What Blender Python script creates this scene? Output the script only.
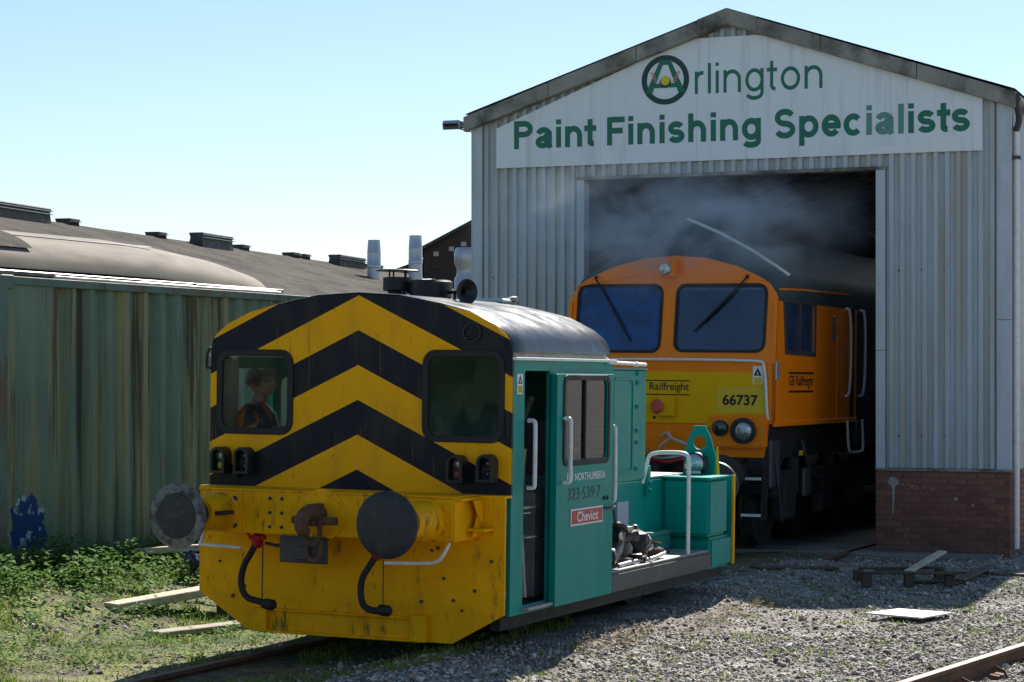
import bpy, bmesh, math, random
import numpy as np
from mathutils import Matrix, Vector
R = math.radians
random.seed(7); rng = np.random.default_rng(11)
for o in list(bpy.data.objects): bpy.data.objects.remove(o)
SC = bpy.context.scene; C = SC.collection

# ------------------------------------------------------------------ camera, sky, sun, exposure
cd = bpy.data.cameras.new('camera'); cam = bpy.data.objects.new('camera', cd); C.objects.link(cam)
cam.location = (0, 0, 2.0); cam.rotation_euler = (R(90), 0, 0)
cd.sensor_width = 36; cd.lens = 36*2200/1024; cd.shift_y = 42/1024; cd.clip_start = .1; cd.clip_end = 3000
SC.camera = cam
SUN_AZ, SUN_EL = R(17.9), R(42.4)           # azimuth measured from +Y (view direction) towards +X
w = bpy.data.worlds.new('World'); SC.world = w; w.use_nodes = True
nt = w.node_tree; bg = nt.nodes['Background']
sky = nt.nodes.new('ShaderNodeTexSky'); sky.sky_type = 'NISHITA'; sky.sun_disc = False
sky.sun_elevation = SUN_EL; sky.sun_rotation = SUN_AZ
sky.altitude = 10; sky.air_density = 1.0; sky.dust_density = 0.15; sky.ozone_density = 2.4
nt.links.new(sky.outputs[0], bg.inputs[0]); bg.inputs[1].default_value = 0.068
sl = bpy.data.lights.new('sun', 'SUN'); sl.energy = 5.0; sl.angle = R(.5); sl.color = (1, .95, .87)
so = bpy.data.objects.new('sun', sl); C.objects.link(so)
sd = Vector((math.sin(SUN_AZ)*math.cos(SUN_EL), math.cos(SUN_AZ)*math.cos(SUN_EL), math.sin(SUN_EL)))
so.rotation_euler = sd.to_track_quat('Z', 'Y').to_euler(); so.location = sd*60
vs = SC.view_settings; vs.view_transform = 'Standard'; vs.look = 'None'; vs.exposure = 0.92; vs.gamma = 1; vs.use_curve_mapping = False
SC.cycles.max_bounces = 8; SC.cycles.transparent_max_bounces = 16; SC.cycles.volume_bounces = 2; SC.cycles.volume_step_rate = .5
SC.cycles.caustics_reflective = False; SC.cycles.caustics_refractive = False

# ------------------------------------------------------------------ materials
MATS = {}
def mat(name, col, rough=.5, metal=0, var=.15, vscale=4, stain=None, samt=.5, sscale=(3, 3, 3), slo=.5, bump=0, bscale=60, stain2=None, s2amt=.5, s2scale=(3, 3, 3), s2lo=.55, coat=0, spec=.4):
    m = bpy.data.materials.new(name); m.use_nodes = True; MATS[name] = m
    n = m.node_tree.nodes; l = m.node_tree.links; b = n['Principled BSDF']
    tc = n.new('ShaderNodeTexCoord')
    def noise(scale, detail=6, rg=.6):
        mp = n.new('ShaderNodeMapping'); l.new(tc.outputs['Object'], mp.inputs[0])
        mp.inputs['Scale'].default_value = scale if isinstance(scale, tuple) else (scale,)*3
        t = n.new('ShaderNodeTexNoise'); t.inputs['Scale'].default_value = 1; t.inputs['Detail'].default_value = detail; t.inputs['Roughness'].default_value = rg
        l.new(mp.outputs[0], t.inputs[0]); return t.outputs[0]
    def ramp(src, lo, hi, a=0, bb=1):
        r = n.new('ShaderNodeMapRange'); r.inputs[1].default_value = lo; r.inputs[2].default_value = hi; r.inputs[3].default_value = a; r.inputs[4].default_value = bb
        l.new(src, r.inputs[0]); return r.outputs[0]
    def mix(fac, a, bcol):
        x = n.new('ShaderNodeMix'); x.data_type = 'RGBA'; l.new(fac, x.inputs[0])
        if isinstance(a, tuple): x.inputs[6].default_value = (*a, 1)
        else: l.new(a, x.inputs[6])
        if isinstance(bcol, tuple): x.inputs[7].default_value = (*bcol, 1)
        else: l.new(bcol, x.inputs[7])
        return x.outputs[2]
    nz = noise(vscale)
    c = mix(ramp(nz, .3, .7), tuple(v*(1-var) for v in col), tuple(min(1, v*(1+var)) for v in col))
    rsrc = ramp(nz, .3, .7, max(0, rough-.08), min(1, rough+.1))
    if stain: c = mix(ramp(noise(sscale), slo, slo+.18, 0, samt), c, stain)
    if stain2: c = mix(ramp(noise(s2scale, 9, .7), s2lo, s2lo+.1, 0, s2amt), c, stain2)
    l.new(c, b.inputs['Base Color']); l.new(rsrc, b.inputs['Roughness'])
    b.inputs['Metallic'].default_value = metal; b.inputs['Specular IOR Level'].default_value = spec
    if coat: b.inputs['Coat Weight'].default_value = coat; b.inputs['Coat Roughness'].default_value = .12
    if bump:
        bp = n.new('ShaderNodeBump'); bp.inputs['Strength'].default_value = bump; bp.inputs['Distance'].default_value = .02
        l.new(noise(bscale, 4), bp.inputs['Height']); l.new(bp.outputs[0], b.inputs['Normal'])
    m['_c'] = 0
    return m
def glass(name, tint=(.75, .85, .85), refl=1.0, dirt_sheen=.12, dirt_sheen_col=(.45, .47, .47)):
    m = bpy.data.materials.new(name); m.use_nodes = True; MATS[name] = m
    n = m.node_tree.nodes; l = m.node_tree.links; n.remove(n['Principled BSDF']); out = n['Material Output']
    t = n.new('ShaderNodeBsdfTransparent'); t.inputs[0].default_value = (*tint, 1)
    g = n.new('ShaderNodeBsdfGlossy'); g.inputs['Roughness'].default_value = .02; g.inputs[0].default_value = (refl,)*3+(1,)
    f = n.new('ShaderNodeFresnel'); f.inputs[0].default_value = 1.5
    ms = n.new('ShaderNodeMixShader'); l.new(f.outputs[0], ms.inputs[0]); l.new(t.outputs[0], ms.inputs[1]); l.new(g.outputs[0], ms.inputs[2])
    d = n.new('ShaderNodeBsdfDiffuse'); d.inputs[0].default_value = (*dirt_sheen_col, 1)
    tc = n.new('ShaderNodeTexCoord'); nz = n.new('ShaderNodeTexNoise'); nz.inputs['Scale'].default_value = 5; nz.inputs['Detail'].default_value = 8
    l.new(tc.outputs['Object'], nz.inputs[0])
    r = n.new('ShaderNodeMapRange'); r.inputs[1].default_value = .35; r.inputs[2].default_value = .75; r.inputs[3].default_value = dirt_sheen*.3; r.inputs[4].default_value = dirt_sheen
    l.new(nz.outputs[0], r.inputs[0])
    m2 = n.new('ShaderNodeMixShader'); l.new(r.outputs[0], m2.inputs[0]); l.new(ms.outputs[0], m2.inputs[1]); l.new(d.outputs[0], m2.inputs[2])
    l.new(m2.outputs[0], out.inputs[0]); return m

DIRT = (.05, .04, .03)
YEL = mat('yellow_paint', (.93, .42, .0), .5, stain=(.55, .23, .002), samt=.5, sscale=(5, 5, 1.4), slo=.54, stain2=DIRT, s2amt=.8, s2scale=(8, 8, 2.4), s2lo=.565, bump=.08, bscale=25, spec=.14)
YELC = mat('yellow_warning_paint', (.85, .44, .0), .45, var=.06, spec=.15)
TEAL = mat('teal_paint', (.0, .265, .225), .42, var=.08, vscale=2, stain=(.004, .18, .155), samt=.5, sscale=(4, 4, 1.2), slo=.5, stain2=(.07, .085, .07), s2amt=.6, s2scale=(14, 14, 5), s2lo=.62, bump=.04, bscale=6, spec=.14)
TEALD = mat('dusty_teal_paint', (.02, .25, .215), .45, stain=(.12, .12, .10), samt=.4, sscale=(6, 6, 2))
ORA = mat('orange_paint', (1.0, .235, .0), .35, var=.04, vscale=1.5, stain=(.75, .17, .0), samt=.3, sscale=(2, 2, 1), slo=.55, spec=.2, coat=.12)
NAVY = mat('dark_blue_paint', (.012, .026, .05), .2, var=.2, spec=.6)
BLACK = mat('black_paint', (.012, .012, .014), .45, var=.3, stain=(.07, .06, .055), samt=.5, sscale=(8, 8, 4))
ROOFB = mat('glossy_black_roof_paint', (.012, .013, .016), .27, var=.3, stain=(.07, .06, .06), samt=.5, sscale=(2.5, 5, 2.5), slo=.5)
RUBBER = mat('black_rubber', (.012, .012, .012), .6, var=.2)
GREASE = mat('greasy_buffer_steel', (.028, .029, .032), .55, var=.35, vscale=9, stain=(.12, .115, .11), samt=.6, sscale=(18, 18, 18), slo=.58, bump=.15, bscale=30)
WORN = mat('worn_pale_steel', (.20, .195, .185), .6, metal=.0, var=.4, vscale=10, stain=(.03, .028, .026), samt=.95, sscale=(13, 13, 13), slo=.45)
STEEL = mat('dull_steel', (.32, .31, .30), .42, metal=.7, var=.25, stain=(.14, .09, .06), samt=.5, sscale=(12, 12, 12))
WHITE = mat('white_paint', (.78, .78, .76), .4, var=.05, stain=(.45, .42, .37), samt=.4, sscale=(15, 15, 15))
WPRINT = mat('white_print', (.78, .79, .78), .5, var=.04)
BPRINT = mat('black_print', (.012, .012, .012), .5, var=.1)
RED = mat('red_paint', (.42, .012, .02), .4, var=.1)
REDLAMP = mat('faded_red_plastic', (.55, .09, .07), .5, var=.2)
UNDER = mat('dark_underframe_grime', (.018, .017, .017), .75, var=.5, vscale=6, stain=(.06, .05, .04), samt=.5, sscale=(9, 9, 5), bump=.2, bscale=20)
DECK = mat('worn_deck_plate', (.33, .32, .31), .5, metal=.2, var=.25, vscale=10, stain=(.12, .10, .09), samt=.5, sscale=(6, 6, 6))
DGREY = mat('dark_grey_paint', (.05, .053, .06), .45, var=.25, stain=(.11, .10, .09), samt=.4, sscale=(6, 6, 2))
CREAM = mat('cream_interior_paint', (.78, .75, .64), .6, var=.08, stain=(.3, .27, .2), samt=.4, sscale=(3, 3, 1.5))
INTGR = mat('interior_green_paint', (.22, .42, .38), .6, var=.1)
GLASS = glass('cab_glass', (.50, .58, .58), 1.0, .03)
GLASSC = glass('clear_cab_glass', (.92, .95, .95), .6, .03, (.5, .52, .52))
GLASS66 = glass('tinted_windscreen_painted_reflection', (.58, .68, .82), 1.0, .26, (.10, .20, .38))  # blue diffuse layer paints a sky reflection over the tint
GLASS66B = glass('filmed_windscreen_painted_reflection', (.30, .42, .62), 1.0, .7, (.05, .16, .46))  # blue diffuse layer paints both the film and a sky reflection
LENS = mat('lamp_lens', (.42, .44, .46), .22, metal=.7, var=.15, vscale=30)
LENSD = mat('dark_lamp_lens', (.02, .022, .025), .08, var=.1, coat=1)
CLAD = mat('grey_cladding', (.46, .51, .56), .42, metal=.0, var=.08, vscale=2, stain=(.40, .36, .28), samt=.7, sscale=(9, 9, .35), slo=.45, stain2=(.16, .14, .11), s2amt=.5, s2scale=(5, 5, 1.2), s2lo=.64)
FLASH = mat('grey_flashing', (.50, .55, .61), .4, var=.06, stain=(.25, .24, .21), samt=.35, sscale=(5, 5, .7), slo=.52)
VERGE = mat('lichen_fibre_cement', (.30, .285, .25), .85, var=.25, vscale=3, stain=(.055, .05, .04), samt=.9, sscale=(2.2, 2.2, 2.2), slo=.47, stain2=(.38, .34, .22), s2amt=.6, s2scale=(14, 14, 14), s2lo=.6, bump=.3, bscale=40)
SIGNM = mat('white_sign_board', (.77, .81, .86), .4, var=.03, vscale=1, stain=(.50, .50, .48), samt=.45, sscale=(7, 7, .5), slo=.52, stain2=(.22, .22, .20), s2amt=.35, s2scale=(9, 9, .8), s2lo=.68)
SIGNP = mat('clean_white_patch', (.80, .81, .81), .35, var=.02)
GREEN = mat('sign_green_print', (.005, .155, .095), .4, var=.1)
DGREEN = mat('sign_dark_green_print', (.004, .045, .045), .4, var=.1)
GREENF = mat('faded_sign_green_print', (.10, .27, .23), .4, var=.05)
SUNY = mat('yellow_print', (.75, .55, .03), .5, var=.15)
PINKP = mat('pale_red_print', (.55, .22, .2), .5, var=.2)
BRICK = [mat('red_brick_%s' % k, c, .85, var=.2, vscale=9, stain=(.12, .075, .06), samt=.4, sscale=(7, 7, 7), bump=.25, bscale=60) for k, c in (('warm', (.23, .10, .075)), ('dark', (.155, .07, .055)), ('mid', (.195, .086, .066)))]
MORT = mat('grimy_mortar', (.22, .14, .115), .95, var=.2, vscale=20, bump=.2, bscale=80)
BRICKFAR = mat('dark_brown_brickwork', (.055, .035, .03), .9, var=.3, vscale=2.2, stain=(.10, .07, .06), samt=.5, sscale=(1.5, 1.5, 5))
CONC = mat('stained_concrete', (.24, .235, .225), .8, var=.2, vscale=2, stain=(.07, .065, .06), samt=.6, sscale=(1.2, 1.2, 1.2), bump=.1, bscale=30)
INTW = mat('dark_shed_lining', (.24, .255, .28), .8, var=.2, vscale=1.5)
GALV = mat('galvanised_metal', (.42, .45, .48), .38, metal=.6, var=.15, vscale=6)
WOOD = mat('bleached_timber', (.56, .48, .35), .8, var=.2, vscale=6, stain=(.2, .15, .1), samt=.6, sscale=(2, 30, 30), bump=.25, bscale=40)
WOODD = mat('dark_damp_timber', (.10, .075, .05), .85, var=.3, stain=(.04, .03, .025), samt=.6, sscale=(3, 25, 25), bump=.2, bscale=30)
RUST = mat('rusty_rail_steel', (.12, .062, .036), .8, var=.35, vscale=14, stain=(.2, .10, .05), samt=.6, sscale=(20, 20, 20), bump=.2, bscale=50)
RAILTOP = mat('dull_rail_head', (.19, .135, .11), .6, metal=.1, var=.25, vscale=8, stain=(.14, .08, .05), samt=.7, sscale=(10, 10, 10))
COACHR = mat('pale_coach_roof_paint', (.27, .245, .205), .85, var=.12, vscale=1.5, stain=(.17, .145, .11), samt=.7, sscale=(3, .6, 3), slo=.45, stain2=(.13, .12, .1), s2amt=.5, s2scale=(4, 4, 4), s2lo=.66, spec=.15)
BLUE = mat('coach_blue_paint', (.02, .05, .16), .45, var=.2)
ASB = mat('weathered_asbestos_roof', (.085, .078, .07), .95, var=.3, vscale=.7, stain=(.035, .032, .03), samt=.8, sscale=(.5, .5, 2), slo=.45, stain2=(.15, .115, .085), s2amt=.7, s2scale=(5, 5, 5), s2lo=.52, bump=1.0, bscale=9, spec=.05)
SKIN = mat('skin', (.42, .22, .15), .5, var=.06)
HAIR = mat('dark_brown_hair', (.22, .16, .11), .45, var=.4, vscale=60)
SHIRT = mat('dark_navy_cloth', (.018, .022, .035), .85, var=.2)
VEST = mat('orange_hi_vis_cloth', (.75, .15, .03), .75, var=.1)
SILV = mat('silver_reflective_tape', (.6, .6, .6), .35, var=.1)
CLOTH = mat('navy_and_white_cloth', (.03, .04, .09), .9, var=.2, stain=(.5, .5, .52), samt=.9, sscale=(6, 6, 6), slo=.55)

# ------------------------------------------------------------------ mesh builder
class MB:
    def __init__(s): s.v = []; s.f = []; s.mi = []; s.k = 0
    def add(s, vs_, fs):
        b = len(s.v); s.v += [tuple(p) for p in vs_]
        for f in fs: s.f.append(tuple(i+b for i in f)); s.mi.append(s.k)
        return s
    def box(s, x0, x1, y0, y1, z0, z1):
        return s.add([(x0, y0, z0), (x1, y0, z0), (x1, y1, z0), (x0, y1, z0), (x0, y0, z1), (x1, y0, z1), (x1, y1, z1), (x0, y1, z1)],
                     [(0, 3, 2, 1), (4, 5, 6, 7), (0, 1, 5, 4), (1, 2, 6, 5), (2, 3, 7, 6), (3, 0, 4, 7)])
    def bar(s, p0, p1, wd, ht, up=(0, 0, 1)):
        p0 = Vector(p0); p1 = Vector(p1); d = (p1-p0).normalized(); sx = d.cross(Vector(up)).normalized(); uz = sx.cross(d)
        a, b = sx*wd/2, uz*ht/2
        return s.add([p0-a-b, p0+a-b, p0+a+b, p0-a+b, p1-a-b, p1+a-b, p1+a+b, p1-a+b],
                     [(0, 3, 2, 1), (4, 5, 6, 7), (0, 1, 5, 4), (1, 2, 6, 5), (2, 3, 7, 6), (3, 0, 4, 7)])
    def lathe(s, prof, n=24, o=(0, 0, 0), axis=(0, 0, 1), cap=True):
        a = Vector(axis).normalized(); q = a.to_track_quat('Z', 'Y'); o = Vector(o); b = []
        for r, h in prof:
            for i in range(n):
                t = 2*math.pi*i/n; b.append(o+q @ Vector((r*math.cos(t), r*math.sin(t), h)))
        fs = []
        for j in range(len(prof)-1):
            for i in range(n): fs.append((j*n+i, j*n+(i+1) % n, (j+1)*n+(i+1) % n, (j+1)*n+i))
        if cap: fs.append(tuple(range(n-1, -1, -1))); fs.append(tuple((len(prof)-1)*n+i for i in range(n)))
        return s.add(b, fs)
    def cyl(s, p0, p1, r0, r1=None, n=16):
        p0 = Vector(p0); p1 = Vector(p1); r1 = r0 if r1 is None else r1
        return s.lathe([(r0, 0), (r1, (p1-p0).length)], n, p0, p1-p0)
    def tube(s, pts, r, n=8, sm=0):
        P = [Vector(p) for p in pts]
        for _ in range(sm):
            Q = [P[0]]
            for a, b in zip(P, P[1:]): Q += [a.lerp(b, .25), a.lerp(b, .75)]
            P = Q+[P[-1]]
        rr = r if isinstance(r, (list, tuple)) else None
        b = []; up = None
        for i, p in enumerate(P):
            d = ((P[min(i+1, len(P)-1)]-P[max(i-1, 0)])).normalized()
            if up is None: up = d.orthogonal().normalized()
            up = (up-d*up.dot(d)).normalized(); sx = d.cross(up)
            ri = r if rr is None else rr[0]+(rr[1]-rr[0])*i/(len(P)-1)
            for k in range(n):
                t = 2*math.pi*k/n; b.append(p+(up*math.cos(t)+sx*math.sin(t))*ri)
        fs = [(j*n+i, j*n+(i+1) % n, (j+1)*n+(i+1) % n, (j+1)*n+i) for j in range(len(P)-1) for i in range(n)]
        fs.append(tuple(range(n-1, -1, -1))); fs.append(tuple((len(P)-1)*n+i for i in range(n)))
        return s.add(b, fs)
    def prism(s, poly, axis, a, b):          # poly in the two other axes (x: (y,z); y: (x,z); z: (x,y))
        def P(u, v, w_): return {'x': (w_, u, v), 'y': (u, w_, v), 'z': (u, v, w_)}[axis]
        n = len(poly); V = [P(u, v, a) for u, v in poly]+[P(u, v, b) for u, v in poly]
        return s.add(V, [tuple(range(n)), tuple(range(2*n-1, n-1, -1))]+[(i, i+n, (i+1) % n+n, (i+1) % n) for i in range(n)])
    def loft(s, secs, closed=False, caps=False):
        n = len(secs[0]); V = [p for sc in secs for p in sc]; m = n if closed else n-1
        fs = [(j*n+i, j*n+(i+1) % n, (j+1)*n+(i+1) % n, (j+1)*n+i) for j in range(len(secs)-1) for i in range(m)]
        if caps: fs.append(tuple(range(n))); fs.append(tuple((len(secs)-1)*n+i for i in range(n-1, -1, -1)))
        return s.add(V, fs)
    def mesh(s, name, bev=0, seg=1, fix=True, sharp=32):
        me = bpy.data.meshes.new(name); me.from_pydata(s.v, [], s.f)
        if fix or bev:
            bm = bmesh.new(); bm.from_mesh(me)
            if fix: bmesh.ops.recalc_face_normals(bm, faces=bm.faces)
            if bev:
                ed = [e for e in bm.edges if len(e.link_faces) == 2 and e.calc_face_angle(0) > .6]
                bmesh.ops.bevel(bm, geom=ed, offset=bev, segments=seg, affect='EDGES', clamp_overlap=True)
            bm.to_mesh(me); bm.free()
        if not bev and any(s.mi):
            for p, k in zip(me.polygons, s.mi): p.material_index = k
        me.polygons.foreach_set('use_smooth', [True]*len(me.polygons)); me.set_sharp_from_angle(angle=R(sharp))
        return me
def link(name, me, m=None, parent=None, mats=None):
    o = bpy.data.objects.new(name, me); C.objects.link(o); o.parent = parent
    if me is not None and not len(me.materials):
        for x in (mats or ([m] if m else [])): me.materials.append(x)
    return o
def obj(name, mb, m, parent=None, bev=0, seg=1, sharp=32, mats=None, fix=True):
    return link(name, mb.mesh(name, bev, seg, fix, sharp), m, parent, mats)
def tag(o, label=None, cat=None, group=None, kind=None):
    if label: o['label'] = label
    if cat: o['category'] = cat
    if group: o['group'] = group
    if kind: o['kind'] = kind
    return o
def thing(name, label, cat, loc=(0, 0, 0), yaw=0, tilt=0, group=None, kind=None):
    o = bpy.data.objects.new(name, None); C.objects.link(o); o.location = loc
    o.rotation_euler = (0, R(tilt), -R(yaw)); o.empty_display_size = .2
    return tag(o, label, cat, group, kind)
FRONT = Matrix(((1, 0, 0, 0), (0, 0, -1, 0), (0, 1, 0, 0), (0, 0, 0, 1)))     # (u,v,w) -> (x=u, z=v, y=-w)
SIDE = Matrix(((0, 0, 1, 0), (1, 0, 0, 0), (0, 1, 0, 0), (0, 0, 0, 1)))       # (u,v,w) -> (y=u, z=v, x=w)
def rrect(u0, u1, v0, v1, r, n=5):
    P = []
    for cx, cy, a0 in ((u1-r, v1-r, 0), (u0+r, v1-r, 90), (u0+r, v0+r, 180), (u1-r, v0+r, 270)):
        for i in range(n+1):
            t = R(a0+90*i/n); P.append((cx+r*math.cos(t), cy+r*math.sin(t)))
    return P
def circ(u, v, r, n=28): return [(u+r*math.cos(2*math.pi*i/n), v+r*math.sin(2*math.pi*i/n)) for i in range(n)]
def curve_mesh(cu):
    ob = bpy.data.objects.new('tmp', cu); C.objects.link(ob)
    dg = bpy.context.evaluated_depsgraph_get(); me = bpy.data.meshes.new_from_object(ob.evaluated_get(dg))
    bpy.data.objects.remove(ob); bpy.data.curves.remove(cu); me.materials.clear(); return me
def plate(name, outer, holes, th, mtx, off, m, parent, bev=0, warp=None):
    """flat plate with openings; outer face lies at w = off"""
    cu = bpy.data.curves.new('p', 'CURVE'); cu.dimensions = '2D'; cu.fill_mode = 'BOTH'; cu.extrude = th/2-bev
    cu.bevel_depth = bev; cu.bevel_resolution = 1
    for pl in [outer]+list(holes):
        sp = cu.splines.new('POLY'); sp.points.add(len(pl)-1); sp.use_cyclic_u = True
        for p, q in zip(sp.points, pl): p.co = (q[0], q[1], 0, 1)
    me = curve_mesh(cu); me.transform(mtx @ Matrix.Translation((0, 0, off-th/2)))
    if warp:
        for v in me.vertices: v.co = warp(v.co)
    me.polygons.foreach_set('use_smooth', [False]*len(me.polygons))
    return link(name, me, m, parent)
def text(name, body, u0, u1, v0, v1, off, mtx, m, parent, bold=0, warp=None, th=.002, space=1):
    cu = bpy.data.curves.new('t', 'FONT'); cu.body = body; cu.size = 1; cu.offset = bold; cu.extrude = .0; cu.resolution_u = 4; cu.space_character = space
    me = curve_mesh(cu)
    co = np.array([v.co[:] for v in me.vertices]); lo = co.min(0); hi = co.max(0)
    for v in me.vertices:
        v.co = (u0+(v.co.x-lo[0])/(hi[0]-lo[0])*(u1-u0), v0+(v.co.y-lo[1])/(hi[1]-lo[1])*(v1-v0), off+th)
    me.transform(mtx)
    if warp:
        for v in me.vertices: v.co = warp(v.co)
    return link(name, me, m, parent)
# ------------------------------------------------------------------ plain grotesque lettering drawn from strokes
def glyph(ch, w):
    h = w/2; X = .74; L = []; A = lambda cx, cy, rx, ry, a0, a1, n=18: [(cx+rx*math.cos(R(a0+(a1-a0)*i/n)), cy+ry*math.sin(R(a0+(a1-a0)*i/n))) for i in range(n+1)]
    lb = .09
    if ch == ' ': return [], .36
    if ch in 'il':
        x = lb+h; L = [[(x, 0), (x, X if ch == 'i' else 1)]]
        if ch == 'i': L.append([(x, 1-w*.86), (x, 1)])
        return L, w+2*lb-.02
    if ch == 'P':
        x = lb+h; cx = .50; ry = .295-h; cy = 1-.295
        return [[(x, 0), (x, 1)], [(x, 1-h), (cx, 1-h)]+A(cx, cy, .87-h-cx, ry, 90, -90)[1:-1]+[(cx, cy-ry), (x, cy-ry)]], .93
    if ch == 'F':
        x = lb+h; return [[(x, 0), (x, 1)], [(x, 1-h), (.80, 1-h)], [(x, .51), (.72, .51)]], .85
    if ch in 'Ss':
        H = 1.02 if ch == 'S' else X+.02; W = .80 if ch == 'S' else .66; rx = (W-w)/2; ry = (H-w)/4; cx = lb*.6+W/2; m = H/2-.01
        return [A(cx, m+ry, rx*.94, ry, 22, 262, 22)+A(cx, m-ry, rx, ry, 82, -160, 22)], W+lb*1.2
    if ch in 'oce':
        W = .76 if ch == 'o' else .72; rx = (W-w)/2; ry = (X+.02-w)/2; cx = lb*.6+W/2; cy = X/2
        if ch == 'o': return [A(cx, cy, rx, ry, 0, 360, 40)], W+lb*1.2
        if ch == 'c': return [A(cx, cy, rx, ry, 42, 318, 32)], W+lb*1.0
        return [A(cx, cy, rx, ry, 0, 322, 36), [(cx-rx, cy-.005), (cx+rx+h*.92, cy-.005)]], W+lb*1.1
    if ch in 'nh':
        W = .70; x0 = lb+h; x1 = lb+W-h; rx = (x1-x0)/2; r2 = .26
        return [[(x0, 0), (x0, X if ch == 'n' else 1)], A(x0+rx, X-h-r2, rx, r2+.01, 165, 0, 16)+[(x1, 0)]], W+2*lb
    if ch == 'r':
        x0 = lb+h; return [[(x0, 0), (x0, X)], A(x0+.22, X-h-.22, .22, .23, 165, 72, 8)], .50
    if ch == 't':
        x0 = .13+h; return [[(x0, .96), (x0, .18)]+A(x0+.14, .15, .14, .15-h*.9, 180, 275, 8), [(.0, X-h), (.13+w+.15, X-h)]], .47
    if ch in 'pg':
        W = .73; rx = (W-w)/2; ry = (X+.02-w)/2
        if ch == 'p': return [[(lb+h, -.28), (lb+h, X)], A(lb+W/2, X/2, rx, ry, 0, 360, 36)], W+lb*1.7
        xs_ = lb*.6+W-h
        return [A(lb*.6+W/2, X/2, rx, ry, 0, 360, 36), [(xs_, X), (xs_, -.05)]+A(lb*.6+W/2, -.05, rx, .23-h, 0, -160, 16)[1:]], W+lb*1.7
    if ch == 'a':
        W = .70; x1 = lb*.6+W-h-.03; cx = lb*.6+W/2-.02; ry = .20
        return [[(x1+.04, 0), (x1, .10), (x1, X-.25)]+A(cx, X-h-.18, x1-cx, .19, 10, 160, 14), A(lb*.6+.30, .215, .30-h, .225-h, 0, 360, 26)+[], [(lb*.6+.34, .41), (x1, .44)]], W+lb*1.2
    return [], .5
def ribbon(mb, pts, w, z):
    closed = (Vector(pts[0])-Vector(pts[-1])).length < 1e-6; P = [Vector(p) for p in (pts[:-1] if closed else pts)]; n = len(P); lo, hi = [], []
    for i, p in enumerate(P):
        a = P[i-1] if (i or closed) else p; b = P[(i+1) % n] if (i < n-1 or closed) else p
        d0 = (p-a).normalized() if (p-a).length > 1e-9 else (b-p).normalized(); d1 = (b-p).normalized() if (b-p).length > 1e-9 else d0
        t = (d0+d1).normalized(); nn = Vector((-t.y, t.x)); k = min(1.6, 1/max(.4, nn.dot(Vector((-d0.y, d0.x)))))
        lo.append((*(p-nn*w/2*k), z)); hi.append((*(p+nn*w/2*k), z))
    V = lo+hi; F = [(i, i+1, n+i+1, n+i) for i in range(n-1)]
    if closed: F.append((n-1, 0, n, 2*n-1))
    mb.add(V, F)
def stroke_text(nm, body, u0, u1, vb, cap, wfrac, off, mtx, mfun, parent, track_=0):
    """each letter is its own mesh; text is fitted between u0 and u1, baseline vb, capital height cap"""
    tot = sum(glyph(c, wfrac)[1]+track_ for c in body)-track_; kx = (u1-u0)/tot; x = u0
    for ci, c in enumerate(body):
        st, adv = glyph(c, wfrac)
        if st:
            mb = MB()
            for q, s_ in enumerate(st): ribbon(mb, s_, wfrac, q*.0004)
            mb.v = [(x+px_*kx, vb+py_*cap, off+.002+pz_) for px_, py_, pz_ in mb.v]
            me = mb.mesh('letter', fix=False); me.transform(mtx); link('letter', me, mfun(ci), parent)
        x += (adv+track_)*kx
# ------------------------------------------------------------------ ground
SHP = np.array((-1.192, 16.56)); SHY = R(23.5)
def shl(x, y):                                  # track frame of the shunter
    dx, dy = x-SHP[0], y-SHP[1]
    return dx*math.cos(SHY)-dy*math.sin(SHY), dx*math.sin(SHY)+dy*math.cos(SHY)
def sstep(a, b, t):
    t = np.clip((t-a)/(b-a), 0, 1); return t*t*(3-2*t)
def vnoise(x, y, s, seed=0):                    # cheap smooth value noise
    xs, ys = x/s+seed*17.3, y/s-seed*9.1
    xi, yi = np.floor(xs).astype(int), np.floor(ys).astype(int); fx, fy = xs-xi, ys-yi
    fx = fx*fx*(3-2*fx); fy = fy*fy*(3-2*fy)
    h = lambda i, j: ((np.sin(i*127.1+j*311.7+seed*74.7)*43758.5453) % 1)
    return (h(xi, yi)*(1-fx)+h(xi+1, yi)*fx)*(1-fy)+(h(xi, yi+1)*(1-fx)+h(xi+1, yi+1)*fx)*fy
def gz(x, y):
    x = np.asarray(x, float); y = np.asarray(y, float); lx, ly = shl(x, y)
    z = -.10+.44*sstep(1.7, 4.3, -lx)*sstep(-60, -2, ly)
    z = z+.12*sstep(.35, .75, lx)*sstep(1.9, 1.0, lx)*sstep(10.5, 9, ly)
    z = z+(vnoise(x, y, 1.3, 1)-.5)*.05+(vnoise(x, y, .45, 2)-.5)*.03
    z = z+np.where(y < -12, sstep(-14, -40, y)*3.5, 0)  # unseen bank behind the camera, added for reflections and bounced light
    far = sstep(40, 80, np.hypot(x, y)); return z*(1-far*.6)
def grid(x0, x1, y0, y1, st):
    nx, ny = int((x1-x0)/st)+1, int((y1-y0)/st)+1
    X, Y = np.meshgrid(np.linspace(x0, x1, nx), np.linspace(y0, y1, ny)); Z = gz(X, Y)
    V = np.stack([X.ravel(), Y.ravel(), Z.ravel()], 1)
    i = np.arange(nx*ny).reshape(ny, nx); F = np.stack([i[:-1, :-1].ravel(), i[:-1, 1:].ravel(), i[1:, 1:].ravel(), i[1:, :-1].ravel()], 1)
    return V, F
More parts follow.
